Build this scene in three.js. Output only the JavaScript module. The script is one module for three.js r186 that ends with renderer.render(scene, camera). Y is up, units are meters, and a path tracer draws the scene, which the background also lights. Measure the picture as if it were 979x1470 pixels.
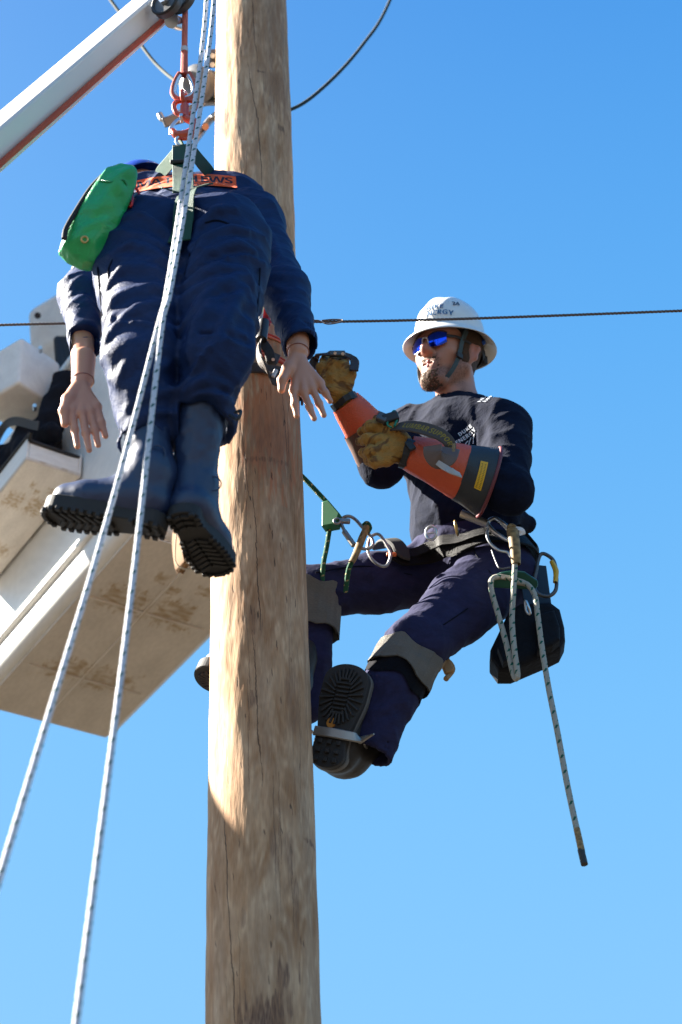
import * as THREE from 'three';
import { mergeGeometries, mergeVertices } from 'three/addons/utils/BufferGeometryUtils.js';
import { RoundedBoxGeometry } from 'three/addons/geometries/RoundedBoxGeometry.js';
import { createNoise3D } from 'simplex-noise';

// ---------------------------------------------------------------- camera, sky, sun, exposure
const scene = new THREE.Scene();
const camera = new THREE.PerspectiveCamera(27, 979 / 1470, 0.05, 3000);
camera.position.set(0, 1.6, 0);
camera.rotation.set(THREE.MathUtils.degToRad(36), 0, THREE.MathUtils.degToRad(-2.3), 'YXZ');
camera.updateMatrixWorld();
camera.focus = 6.1;
camera.userData.fStop = 2.9;
const EXPOSURE = 6.4;
const renderer = new THREE.WebGLRenderer({ antialias: true });
renderer.setSize(682, 1024);
renderer.toneMapping = THREE.LinearToneMapping;
renderer.toneMappingExposure = EXPOSURE;
renderer.shadowMap.enabled = true;
const sunDir = new THREE.Vector3(-0.75, 0.61, -0.22).normalize();
{
  // clear autumn sky: pale at the horizon, deeper blue towards the zenith, wide soft brightening round the sun
  const w = 1024, h = 512, d = new Float32Array(w * h * 4);
  const stops = [[0, .66, .86, 1.04], [8, .48, .75, 1.03], [20, .265, .615, 1.02], [30, .195, .55, 1.0], [40, .116, .435, .93], [50, .06, .315, .82], [70, .04, .22, .66], [90, .04, .19, .58]];
  for (let j = 0; j < h; j++) for (let i = 0; i < w; i++) {
    const el = ((j + .5) / h - .5) * Math.PI, az = ((i + .5) / w - .5) * 2 * Math.PI;
    const x = Math.cos(el) * Math.cos(az), y = Math.sin(el), z = Math.cos(el) * Math.sin(az);
    const e = Math.max(0, el * 180 / Math.PI);
    let k = 0; while (k < stops.length - 2 && e > stops[k + 1][0]) k++;
    const a = stops[k], b = stops[k + 1], t = Math.min(1, (e - a[0]) / (b[0] - a[0]));
    const c = x * sunDir.x + y * sunDir.y + z * sunDir.z, g = Math.pow(Math.max(0, c), 5) * .45 + Math.pow(Math.max(0, c), 40) * .9;
    const o = (j * w + i) * 4;
    for (let n = 0; n < 3; n++) d[o + n] = (a[n + 1] + (b[n + 1] - a[n + 1]) * t + g * [1, .93, .82][n]) / EXPOSURE;
    d[o + 3] = 1;
  }
  const sky = new THREE.DataTexture(d, w, h, THREE.RGBAFormat, THREE.FloatType);
  sky.mapping = THREE.EquirectangularReflectionMapping; sky.magFilter = sky.minFilter = THREE.LinearFilter; sky.needsUpdate = true;
  scene.background = sky; scene.environment = sky;
}
const sun = new THREE.DirectionalLight(new THREE.Color(1, .93, .82), 5.0);
sun.position.copy(sunDir).multiplyScalar(40).add(new THREE.Vector3(0, 5, -5));
sun.target.position.set(0, 5, -5);
sun.castShadow = true; sun.shadow.mapSize.set(2048, 2048);
Object.assign(sun.shadow.camera, { left: -7, right: 7, top: 7, bottom: -7, near: 1, far: 90 });
scene.add(sun, sun.target);

// ---------------------------------------------------------------- helpers
const V = (x, y, z) => new THREE.Vector3(x, y, z);
let seedState = 20241;
const rnd = () => { seedState = (seedState * 1664525 + 1013904223) >>> 0; return seedState / 4294967296; };
const noise3 = createNoise3D(rnd);
const fbm = (x, y, z, o = 4) => { let s = 0, a = .5; for (let i = 0; i < o; i++) { s += a * noise3(x, y, z); x *= 2.03; y *= 2.03; z *= 2.03; a *= .5; } return s; };
const clamp = (x, a = 0, b = 1) => Math.min(b, Math.max(a, x));
const smooth = (a, b, x) => { const t = clamp((x - a) / (b - a)); return t * t * (3 - 2 * t); };
const rotm = camera.matrixWorld.elements;
const cR = V(rotm[0], rotm[1], rotm[2]), cU = V(rotm[4], rotm[5], rotm[6]), cF = V(-rotm[8], -rotm[9], -rotm[10]);
const FOC = 735 / Math.tan(THREE.MathUtils.degToRad(13.5));
// sight of the photograph: a direction read off the photo and the distance of the thing (metres along the ground) give its place
const W = (px, py, D) => {
  const r = cF.clone().addScaledVector(cR, (px - 489.5) / FOC).addScaledVector(cU, -(py - 735) / FOC);
  return camera.position.clone().addScaledVector(r, D / -r.z);
};
const lerp = (a, b, t) => a.clone().lerp(b, t);

const mats = {};
function mat(name, rgb, roughness = .8, extra = {}) {
  if (mats[name]) return mats[name];
  const { physical, ...o } = extra;
  const m = new (physical ? THREE.MeshPhysicalMaterial : THREE.MeshStandardMaterial)({ roughness, metalness: 0, side: THREE.DoubleSide, ...o });
  m.color.setRGB(...rgb); m.name = name; return mats[name] = m;
}
const taken = {};
const numbered = n => { const k = taken[n] = (taken[n] ?? -1) + 1; return k ? `${n}_${String(k).padStart(3, '0')}` : n; };
const shade = o => { o.castShadow = o.receiveShadow = true; return o; };
function part(name, geo, m, label) {
  if (Array.isArray(geo)) geo = merge(geo);
  const o = shade(new THREE.Mesh(geo, m)); o.name = name; if (label) o.userData.label = label; return o;
}
function sub(p, ...kids) { kids.flat().forEach(k => p.add(k)); return p; }
function merge(list) {
  const tinted = list.some(g => g.attributes.color);
  return mergeGeometries(list.map(g => {
    g = g.index ? g.toNonIndexed() : g;
    const n = new THREE.BufferGeometry();
    n.setAttribute('position', g.attributes.position);
    n.setAttribute('normal', g.attributes.normal ?? (g.computeVertexNormals(), g.attributes.normal));
    n.setAttribute('uv', g.attributes.uv ?? new THREE.BufferAttribute(new Float32Array(g.attributes.position.count * 2), 2));
    if (tinted) n.setAttribute('color', g.attributes.color ?? new THREE.BufferAttribute(new Float32Array(g.attributes.position.count * 3).fill(1), 3));
    return n;
  }));
}
// a thing: a Group at the base of its parts
function thing(name, label, category, parts, group) {
  const g = new THREE.Group(); g.name = numbered(name); g.userData = { label, category }; if (group) g.userData.group = group;
  const box = new THREE.Box3(); parts = parts.flat().filter(Boolean);
  for (const p of parts) { p.updateMatrixWorld(true); box.expandByObject(p); }
  const base = V((box.min.x + box.max.x) / 2, box.min.y, (box.min.z + box.max.z) / 2);
  g.position.copy(base);
  for (const p of parts) { p.position.sub(base); g.add(p); }
  scene.add(g); return g;
}
function curve(pts, closed = false, tension = .5) { return pts.length === 2 ? new THREE.LineCurve3(pts[0], pts[1]) : new THREE.CatmullRomCurve3(pts, closed, 'catmullrom', tension); }
function tube(pts, r, seg = 40, rad = 10, closed = false) {
  const c = curve(pts, closed), g = new THREE.TubeGeometry(c, seg, r, rad, closed);
  if (closed) return g;
  const caps = [[c.getPoint(0), c.getTangent(0).negate()], [c.getPoint(1), c.getTangent(1)]].map(([p, t]) => {
    const s = new THREE.CircleGeometry(r, rad); s.applyQuaternion(new THREE.Quaternion().setFromUnitVectors(V(0, 0, 1), t)); s.translate(p.x, p.y, p.z); return s;
  });
  return merge([g, ...caps]);
}
// radius varying along a path
function taperTube(pts, radii, seg = 40, rad = 12) {
  const c = curve(pts), g = new THREE.TubeGeometry(c, seg, 1, rad), p = g.attributes.position;
  for (let i = 0; i <= seg; i++) {
    const t = i / seg, o = c.getPointAt(t), k = t * (radii.length - 1), a = Math.min(radii.length - 2, Math.floor(k)), r = radii[a] + (radii[a + 1] - radii[a]) * (k - a);
    for (let j = 0; j <= rad; j++) { const n = i * (rad + 1) + j; p.setXYZ(n, o.x + (p.getX(n) - o.x) * r, o.y + (p.getY(n) - o.y) * r, o.z + (p.getZ(n) - o.z) * r); }
  }
  g.computeVertexNormals(); return g;
}
const frameOf = (X, Y) => { const x = X.clone().normalize(), z = x.clone().cross(Y).normalize(), y = z.clone().cross(x); return new THREE.Matrix4().makeBasis(x, y, z); };
const place = (g, X, Y, o) => { g.applyMatrix4(frameOf(X, Y).setPosition(o)); return g; };
// outline drawn in the photo, given its own distance and a bevelled thickness
function slab(pts, D, depth, bevel, away = V(0, 0, -1)) {
  const o = W(...pts[0], D), s = new THREE.Shape(pts.map(([x, y]) => { const p = W(x, y, D).sub(o); return new THREE.Vector2(p.x, p.y); }));
  const g = new THREE.ExtrudeGeometry(s, { depth, bevelEnabled: true, bevelSize: bevel, bevelThickness: bevel, bevelSegments: 4, curveSegments: 6 }); g.translate(o.x, o.y, o.z - depth - bevel); return g;
}
// flat band of real thickness; nrm(t) is the direction its face looks
function ribbon(pts, nrm, w, th, seg = 60, closed = false) {
  const c = curve(pts, closed), pos = [], uv = [], idx = [], L = c.getLength();
  for (let i = 0; i <= seg; i++) {
    const t = i / seg, p = c.getPointAt(t), T = c.getTangentAt(t), n = (typeof nrm === 'function' ? nrm(t, p) : nrm).clone();
    n.addScaledVector(T, -n.dot(T)).normalize();
    const b = T.clone().cross(n).normalize(), hw = (typeof w === 'function' ? w(t) : w) / 2, e = Math.min(th * .4, hw * .3);
    [[-hw, -th / 2 + e], [-hw + e, -th / 2], [hw - e, -th / 2], [hw, -th / 2 + e], [hw, th / 2 - e], [hw - e, th / 2], [-hw + e, th / 2], [-hw, th / 2 - e]].forEach(([x, y], k) => {
      const q = p.clone().addScaledVector(b, x).addScaledVector(n, y); pos.push(q.x, q.y, q.z); uv.push(t * L, (x + hw) / (2 * hw));
    });
    if (i) for (let k = 0; k < 8; k++) { const a = (i - 1) * 8 + k, b2 = (i - 1) * 8 + (k + 1) % 8; idx.push(a, b2, a + 8, b2, b2 + 8, a + 8); }
  }
  if (!closed) for (const o of [0, seg * 8]) for (let k = 1; k < 7; k++) idx.push(o, o + k, o + k + 1);
  const g = new THREE.BufferGeometry(); g.setAttribute('position', new THREE.Float32BufferAttribute(pos, 3)); g.setAttribute('uv', new THREE.Float32BufferAttribute(uv, 2)); g.setIndex(idx);
  const f = g.toNonIndexed(); f.computeVertexNormals(); return f;
}
const box = (w, h, d, r = .004, s = 2) => new RoundedBoxGeometry(w, h, d, s, Math.min(r, w / 2.1, h / 2.1, d / 2.1));
const boxAt = (o, X, Y, w, h, d, r) => place(box(w, h, d, r), X, Y, o);
function cyl(a, b, ra, rb = ra, n = 20) {
  const g = new THREE.CylinderGeometry(rb, ra, a.distanceTo(b), n, 1); g.applyQuaternion(new THREE.Quaternion().setFromUnitVectors(V(0, 1, 0), b.clone().sub(a).normalize()));
  const m = lerp(a, b, .5); g.translate(m.x, m.y, m.z); return g;
}
// ring of round wire in the plane with normal n
function ring(o, n, R, r, sx = 1, up = V(0, 1, 0), seg = 40) {
  const X = up.clone().cross(n).normalize(), Y = n.clone().cross(X).normalize(), pts = [];
  for (let i = 0; i < seg; i++) { const a = i / seg * Math.PI * 2; pts.push(o.clone().addScaledVector(X, Math.cos(a) * R * sx).addScaledVector(Y, Math.sin(a) * R)); }
  return tube(pts, r, seg, 8, true);
}

// ---- bodies and cloth as distance fields, meshed with surface nets
const cap = (a, b, ra, rb = ra, w, s = 1) => ({ a, b, ra, rb, w, s });
function field(prims, k = .03, disp) {
  const P = prims.map(({ a, b, ra, rb, w, s }) => {
    const dx = b.x - a.x, dy = b.y - a.y, dz = b.z - a.z, l = dx * dx + dy * dy + dz * dz || 1e-9;
    return [a.x, a.y, a.z, dx, dy, dz, l, ra, rb, w ? w.x : 0, w ? w.y : 0, w ? w.z : 0, s];
  });
  const f = (x, y, z) => {
    let d = 1e3;
    for (let i = 0; i < P.length; i++) {
      const q = P[i], px = x - q[0], py = y - q[1], pz = z - q[2];
      let t = (px * q[3] + py * q[4] + pz * q[5]) / q[6]; t = t < 0 ? 0 : t > 1 ? 1 : t;
      let vx = px - q[3] * t, vy = py - q[4] * t, vz = pz - q[5] * t; const s = q[12];
      let e;
      if (s !== 1) { const c = (vx * q[9] + vy * q[10] + vz * q[11]) * (1 / s - 1); vx += q[9] * c; vy += q[10] * c; vz += q[11] * c; e = (Math.sqrt(vx * vx + vy * vy + vz * vz) - q[7] - (q[8] - q[7]) * t) * (s < 1 ? (1 + s) / 2 : 1); }
      else e = Math.sqrt(vx * vx + vy * vy + vz * vz) - q[7] - (q[8] - q[7]) * t;
      const h = k - Math.abs(d - e);
      d = (d < e ? d : e) - (h > 0 ? h * h / (4 * k) : 0);
    }
    return disp && d < .05 && d > -.05 ? d + disp(x, y, z, d) : d;
  };
  f.box = new THREE.Box3();
  for (const p of prims) for (const [c, r] of [[p.a, p.ra], [p.b, p.rb]]) { const R = r * Math.max(1, p.s) + .02; f.box.expandByPoint(c.clone().addScalar(R)); f.box.expandByPoint(c.clone().addScalar(-R)); }
  return f;
}
function net(f, h, bx = f.box) {
  const lo = bx.min, n = [0, 1, 2].map(i => Math.ceil((bx.max.getComponent(i) - lo.getComponent(i)) / h) + 1), [nx, ny, nz] = n;
  const g = new Float32Array(nx * ny * nz);
  for (let k = 0, o = 0; k < nz; k++) for (let j = 0; j < ny; j++) for (let i = 0; i < nx; i++) g[o++] = f(lo.x + i * h, lo.y + j * h, lo.z + k * h);
  const id = new Int32Array(nx * ny * nz).fill(-1), pos = [], idx = [], sxy = nx * ny;
  const off = [0, 1, nx, nx + 1, sxy, sxy + 1, sxy + nx, sxy + nx + 1];
  const E = [[0, 1], [2, 3], [4, 5], [6, 7], [0, 2], [1, 3], [4, 6], [5, 7], [0, 4], [1, 5], [2, 6], [3, 7]];
  for (let k = 0; k < nz - 1; k++) for (let j = 0; j < ny - 1; j++) for (let i = 0; i < nx - 1; i++) {
    const o = i + j * nx + k * sxy; let m = 0;
    for (let c = 0; c < 8; c++) if (g[o + off[c]] < 0) m |= 1 << c;
    if (m === 0 || m === 255) continue;
    let x = 0, y = 0, z = 0, q = 0;
    for (const [a, b] of E) {
      if (((m >> a) & 1) === ((m >> b) & 1)) continue;
      const ga = g[o + off[a]], t = ga / (ga - g[o + off[b]]);
      x += (a & 1) + ((b & 1) - (a & 1)) * t; y += ((a >> 1) & 1) + (((b >> 1) & 1) - ((a >> 1) & 1)) * t; z += (a >> 2) + ((b >> 2) - (a >> 2)) * t; q++;
    }
    id[o] = pos.length / 3; pos.push(lo.x + (i + x / q) * h, lo.y + (j + y / q) * h, lo.z + (k + z / q) * h);
  }
  const quad = (a, b, c, d, flip) => { if (a < 0 || b < 0 || c < 0 || d < 0) return; flip ? idx.push(a, c, b, a, d, c) : idx.push(a, b, c, a, c, d); };
  for (let k = 1; k < nz - 1; k++) for (let j = 1; j < ny - 1; j++) for (let i = 1; i < nx - 1; i++) {
    const o = i + j * nx + k * sxy, s = g[o] < 0;
    if (s !== g[o + 1] < 0) quad(id[o - nx - sxy], id[o - sxy], id[o], id[o - nx], !s);
    if (s !== g[o + nx] < 0) quad(id[o - 1 - sxy], id[o - 1], id[o], id[o - sxy], !s);
    if (s !== g[o + sxy] < 0) quad(id[o - 1 - nx], id[o - nx], id[o], id[o - 1], !s);
  }
  const G = new THREE.BufferGeometry(); G.setAttribute('position', new THREE.Float32BufferAttribute(pos, 3)); G.setIndex(idx); G.computeVertexNormals();
  const uv = new Float32Array(pos.length / 3 * 2);
  for (let i = 0; i < pos.length / 3; i++) { uv[2 * i] = pos[3 * i] * .85 + pos[3 * i + 2] * .55; uv[2 * i + 1] = pos[3 * i + 1] + .25 * (pos[3 * i + 2] - pos[3 * i]); }
  G.setAttribute('uv', new THREE.BufferAttribute(uv, 2));
  return G;
}
const grad = (f, p, e = .002) => V(f(p.x + e, p.y, p.z) - f(p.x - e, p.y, p.z), f(p.x, p.y + e, p.z) - f(p.x, p.y - e, p.z), f(p.x, p.y, p.z + e) - f(p.x, p.y, p.z - e)).normalize();
function snap(f, p, off = 0) { const q = p.clone(); for (let i = 0; i < 8; i++) q.addScaledVector(grad(f, q, .006), (off - f(q.x, q.y, q.z)) * .8); return q; }
// band that lies on a field
function strapOn(f, pts, w, th, seg = 60, closed = false, lift = .004) {
  const c = curve(pts, closed), q = []; const n = Math.max(8, Math.round(seg / 3));
  for (let i = 0; i < n + (closed ? 0 : 1); i++) q.push(snap(f, c.getPointAt(i / n), th / 2 + lift));
  return ribbon(q, (t, p) => grad(f, p, .008), w, th, seg, closed);
}
// thin patch draped on a field, seen along -n
function drape(f, o, X, n, w, h, nu = 24, nv = 12, off = .003, bend = 0) {
  const N = n.clone().normalize(), Y = N.clone().cross(X).normalize(), x = Y.clone().cross(N), pos = [], uv = [], idx = [];
  for (let j = 0; j <= nv; j++) for (let i = 0; i <= nu; i++) {
    const a = (i / nu - .5) * w, b = (j / nv - .5) * h - bend * 4 * (a / w) * (a / w), p = o.clone().addScaledVector(x, a).addScaledVector(Y, b).addScaledVector(N, .12);
    for (let s = 0; s < 60; s++) { const d = f(p.x, p.y, p.z) - off; if (Math.abs(d) < .0004) break; p.addScaledVector(N, -d * .8); }
    pos.push(p.x, p.y, p.z); uv.push(i / nu, j / nv);
    if (i && j) { const A = (j - 1) * (nu + 1) + i - 1; idx.push(A, A + 1, A + nu + 2, A, A + nu + 2, A + nu + 1); }
  }
  const G = new THREE.BufferGeometry(); G.setAttribute('position', new THREE.Float32BufferAttribute(pos, 3)); G.setAttribute('uv', new THREE.Float32BufferAttribute(uv, 2)); G.setIndex(idx); G.computeVertexNormals(); return G;
}

// folds pressed into or raised from a field along drawn lines: [[photo points], D, height, half width]
function folds(f0, list) {
  const seg = [];
  for (const [pts, D, A, w] of list) { const q = pts.map(([x, y]) => snap(f0, W(x, y, D), 0)), n = q.length - 1; for (let i = 0; i < n; i++) seg.push([q[i], q[i + 1].clone().sub(q[i]), q[i + 1].distanceToSquared(q[i]), A, w, i / n, 1 / n]); }
  return (x, y, z) => {
    let s = 0, last = null, best = 0;
    for (const [a, d, l, A, w, t0, dt] of seg) {
      const px = x - a.x, py = y - a.y, pz = z - a.z; let t = (px * d.x + py * d.y + pz * d.z) / l; t = t < 0 ? 0 : t > 1 ? 1 : t;
      const q = (px - d.x * t) ** 2 + (py - d.y * t) ** 2 + (pz - d.z * t) ** 2; if (q > 9 * w * w) { if (t0 + dt > .999) { s += best; best = 0; } continue; }
      const T = t0 + dt * t, v = A * Math.exp(-q / (w * w)) * Math.pow(Math.sin(Math.PI * clamp(T, .06, .94)), .6);
      if (Math.abs(v) > Math.abs(best)) best = v; if (t0 + dt > .999) { s += best; best = 0; }
    }
    return -s;
  };
}

// ---- textures
function dataTex(w, h, fn, srgb = true) {
  const d = new Uint8Array(w * h * 4);
  for (let j = 0; j < h; j++) for (let i = 0; i < w; i++) { const c = fn(i, j), o = (j * w + i) * 4; d[o] = clamp(c[0], 0, 255); d[o + 1] = clamp(c[1], 0, 255); d[o + 2] = clamp(c[2], 0, 255); d[o + 3] = 255; }
  const t = new THREE.DataTexture(d, w, h, THREE.RGBAFormat); t.magFilter = t.minFilter = THREE.LinearFilter; t.wrapS = t.wrapT = THREE.RepeatWrapping; if (srgb) t.colorSpace = THREE.SRGBColorSpace; t.needsUpdate = true; return t;
}
function textTex(w, h, draw) {
  const c = document.createElement('canvas'); c.width = w; c.height = h; draw(c.getContext('2d'), w, h);
  const t = new THREE.CanvasTexture(c); t.colorSpace = THREE.SRGBColorSpace; return t;
}
// print too small to read: rows of short strokes
function scrawl(g, x, y, w, h, n) { g.lineWidth = h * .16; for (let i = 0; i < n; i++) { const a = x + i * w / n, b = w / n * .6; g.beginPath(); g.moveTo(a, y); g.lineTo(a + b * (.2 + .3 * rnd()), y - h * (.6 + .4 * rnd())); g.lineTo(a + b, y - h * .4 * rnd()); g.stroke(); } }
// seamless noise on a torus-like tile
const tileNoise = (u, v, f, z = 0) => { const a = u * 6.2832, b = v * 6.2832, r = f / 6.2832; return noise3(Math.cos(a) * r + 7 * z, Math.sin(a) * r + Math.cos(b) * r, Math.sin(b) * r + 3 * z); };
const clothMap = (name, amp = 26, dust = 0) => dataTex(256, 256, (i, j) => {
  const u = i / 256, v = j / 256, n = tileNoise(u, v, 6, 1) * .5 + tileNoise(u, v, 22, 2) * .3 + tileNoise(u, v, 60, 3) * .2, w = ((i + j) % 4 < 2 ? 1 : -1) * 5;
  const s = 228 + n * amp + w + dust * Math.max(0, tileNoise(u, v, 9, 5) - .45) * 60; return [s, s, s];
});
const clothBump = dataTex(256, 256, (i, j) => { const u = i / 256, v = j / 256, n = 128 + tileNoise(u, v, 10, 4) * 50 + tileNoise(u, v, 30, 8) * 30 + ((i + j) % 4 < 2 ? 10 : -10); return [n, n, n]; }, false);
const rep = (t, x, y) => { const c = t.clone(); c.repeat.set(x, y); c.needsUpdate = true; return c; };
const cMap = clothMap('cloth');
function cloth(name, rgb, rough = .92, amp = .0025, spec = .3) { return mat(name, rgb, rough, { physical: true, specularIntensity: spec, map: rep(cMap, 5, 5), bumpMap: rep(clothBump, 5, 5), bumpScale: amp }); }
// ---------------------------------------------------------------- ground (below the picture; its sunlit turf and gravel throw light up)
{
  const g = new THREE.PlaneGeometry(1600, 1600, 1, 1); g.rotateX(-Math.PI / 2);
  const uv = g.attributes.uv; for (let i = 0; i < uv.count; i++) uv.setXY(i, uv.getX(i) * 400, uv.getY(i) * 400);
  const t = dataTex(256, 256, (i, j) => { const u = i / 256, v = j / 256, n = tileNoise(u, v, 5, 1) * 18 + tileNoise(u, v, 20, 2) * 16 + tileNoise(u, v, 70, 3) * 14; return [45 + n * .5, 38 + n * .5, 27 + n * .35]; });
  const o = part('ground', g, mat('dark turf and gravel', [1, 1, 1], .95, { map: t })); o.userData = { kind: 'structure', label: 'dark turf and gravel yard under the pole', category: 'ground' }; scene.add(o);
}
// ---------------------------------------------------------------- the pole
const PA = W(370, 735, 5.016), poleR = h => .1355 - .0059 * (h - 5.256);
const axisAt = h => V(PA.x, h, PA.z);
const ringPole = (h, off, a0, a1, n = 40, rise = 0) => { const p = []; for (let i = 0; i <= n; i++) { const a = a0 + (a1 - a0) * i / n, y = h + rise * i / n, r = poleR(y) + off; p.push(V(PA.x + Math.sin(a) * r, y, PA.z + Math.cos(a) * r)); } return p; };
// where a sight line meets the pole: [angle about the axis (0 faces the camera), height]
function onPole(px, py) {
  const d = W(px, py, 1).sub(camera.position); let lo = 3, hi = PA.z * -1;
  for (let D = 4.5; D < 5.02; D += .002) { const p = camera.position.clone().addScaledVector(d, D); if (Math.hypot(p.x - PA.x, p.z - PA.z) < poleR(p.y)) return [Math.atan2(p.x - PA.x, p.z - PA.z), p.y]; }
  const p = W(px, py, hi); return [Math.sign(p.x - PA.x) * 1.5, p.y];
}
const V0 = 3.2, VL = 4.8;
{
  const TW = 1024, TH = 2048;
  const toT = (px, py) => { const [a, h] = onPole(px, py); return [(a / (2 * Math.PI) + .5) * TW, (h - V0) / VL * TH]; };
  const mark = new Float32Array(TW * TH), groove = new Float32Array(TW * TH), red = new Float32Array(TW * TH);
  const line = (pts, wid, depth, fadeEnds = true) => {
    const q = pts.map(p => toT(...p));
    for (let s = 0; s < q.length - 1; s++) {
      const [x0, y0] = q[s], [x1, y1] = q[s + 1], n = Math.ceil(Math.abs(y1 - y0)) * 2 + 2;
      for (let i = 0; i <= n; i++) {
        const t = i / n, T = (s + t) / (q.length - 1), y = y0 + (y1 - y0) * t, x = x0 + (x1 - x0) * t + noise3(y * .02, s * 3 + x0, 1) * 3 + noise3(y * .15, 4, x0) * 1.3, w = wid * (fadeEnds ? Math.sqrt(Math.sin(Math.PI * clamp(T, .04, .96))) : 1) * (.75 + .4 * noise3(y * .05, 9, x0));
        for (let k = -Math.ceil(w) - 1; k <= w + 1; k++) { const X = ((Math.round(x + k) % TW) + TW) % TW, Y = Math.round(y); if (Y < 0 || Y >= TH) continue; const c = clamp(1 - Math.abs(X - x) / w) * depth; const o = Y * TW + X; groove[o] = Math.max(groove[o], c); }
      }
    }
  };
  const blob = (px, py, wpx, hpx, s, arr = mark) => {
    const [x, y] = toT(px, py), [x2] = toT(Math.min(px + wpx, 430), py), rx = Math.max(4, Math.abs(x2 - x)), ry = hpx * 1.05;
    for (let j = -ry; j <= ry; j++) for (let i = -rx; i <= rx; i++) { const X = ((Math.round(x + i) % TW) + TW) % TW, Y = Math.round(y + j); if (Y < 0 || Y >= TH) continue; const e = Math.hypot(i / rx, j / ry) + .45 * noise3(i * .05 + px, j * .018, 3) + .25 * noise3(i * .2, j * .04 + py, 8); arr[Y * TW + X] = Math.max(arr[Y * TW + X], s * smooth(1, .45, e)); }
  };
  line([[361, -60], [364, 40], [369, 90]], 2.6, 1); line([[355, 90], [362, 130], [370, 170], [374, 230], [376, 280]], 3, 1); line([[376, 280], [380, 330]], 2, .8);
  line([[344, 600], [352, 660], [357, 720]], 2, .8); line([[362, 690], [368, 780], [371, 860], [374, 905]], 2.6, 1); line([[362, 905], [368, 1000], [372, 1070], [377, 1130]], 2.6, .9);
  line([[404, 560], [409, 620], [412, 690]], 1.8, .8); line([[318, 1130], [323, 1200], [327, 1290], [334, 1390], [339, 1500]], 3, 1); line([[310, 980], [312, 1080]], 1.6, .7); line([[436, 900], [440, 1000], [443, 1100]], 1.8, .7);
  line([[345, 610], [340, 700], [346, 780]], 1.6, .6); line([[400, 1110], [404, 1240]], 1.6, .6);
  for (let i = 0; i < 46; i++) { const x = 312 + rnd() * 120, y = rnd() * 1480; line([[x, y], [x + 2 + rnd() * 4, y + 40 + rnd() * 130]], 1 + rnd() * .8, .3 + rnd() * .4); }
  for (let i = 0; i < 90; i++) { const x = 308 + rnd() * 128, y = rnd() * 1480; line([[x, y], [x + 1, y + 5 + rnd() * 9]], 1.8 + rnd() * 2, .55 + rnd() * .4); }
  blob(323, 180, 7, 30, 1); blob(404, 185, 4, 9, 1); blob(374, 103, 8, 3, .9); blob(362, 1005, 10, 12, .6); blob(366, 890, 14, 22, .5); blob(430, 1405, 24, 18, .85); blob(405, 1400, 12, 24, .8); blob(380, 1460, 44, 30, .9); blob(425, 1300, 8, 40, .5);
  blob(448, 1213, 14, 4, .8); blob(415, 1240, 8, 40, .5); blob(395, 1220, 10, 35, .4); blob(348, 1320, 6, 14, .4); blob(385, 40, 40, 120, .35); blob(400, 130, 26, 60, .45); blob(390, 640, 34, 60, .3); blob(383, 660, 40, 5, .6); blob(372, 635, 10, 16, .5); blob(420, 1000, 14, 50, .4);
  for (let i = 0; i < 90; i++) blob(310 + rnd() * 125, rnd() * 1480, 2 + rnd() * 5, 8 + rnd() * 50, .06 + rnd() * .16);
  blob(395, 600, 70, 130, 1, red);
  const bump = new Uint8Array(TW * TH * 4);
  const tex = dataTex(TW, TH, (i, j) => {
    const a = i / TW * 6.28318, c = Math.cos(a), s = Math.sin(a), y = j / TH, o = j * TW + i;
    const R = r => [c * r, s * r];
    const wv = .25 * noise3(...R(2), y * 12), big = noise3(...R(1.1), y * 18), mid = noise3(...R(3.4), y * 42 + 9 + wv * 4), str = noise3(...R(11 + wv), y * 70), fine = noise3(...R(34), y * 110), hair = noise3(...R(76), y * 150), cross = noise3(...R(9), y * 190), ring2 = noise3(...R(2.6), y * 90 + 5);
    let g = .6 * str + .6 * fine + .5 * hair + .25 * cross + .25 * ring2;
    const brown = clamp(.36 + .34 * mid + .3 * big + .3 * str * mid + .2 * g), grey = clamp(.25 + .7 * noise3(...R(2), y * 6 + 40) + .3 * fine);
    let r = 198 - 46 * brown, G = 163 - 53 * brown, b = 128 - 54 * brown;
    r += (156 - r) * grey * .28; G += (140 - G) * grey * .28; b += (124 - b) * grey * .28;
    r += g * 21; G += g * 21; b += g * 19;
    const rd = red[o]; r += (188 - r) * rd * .7; G += (118 - G) * rd * .7; b += (80 - b) * rd * .7;
    const m = mark[o] * (.62 + .5 * fine + .3 * hair); r += (96 - r) * m; G += (70 - G) * m; b += (56 - b) * m;
    const gr = groove[o]; r += (44 - r) * gr; G += (31 - G) * gr; b += (24 - b) * gr;
    const bb = clamp(150 + g * 42 + mid * 10 - gr * 130 - m * 12, 0, 255); bump[o * 4] = bump[o * 4 + 1] = bump[o * 4 + 2] = bb; bump[o * 4 + 3] = 255;
    return [r, G, b];
  });
  const bt = new THREE.DataTexture(bump, TW, TH, THREE.RGBAFormat); bt.magFilter = bt.minFilter = THREE.LinearFilter; bt.wrapS = bt.wrapT = THREE.RepeatWrapping; bt.needsUpdate = true;
  const rows = [0, 1, 2, 3]; for (let h = 3.2; h < 8; h += .008) rows.push(h); rows.push(8.5, 9.4, 9.42);
  const N = 288, pos = [], uv = [], idx = [];
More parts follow.
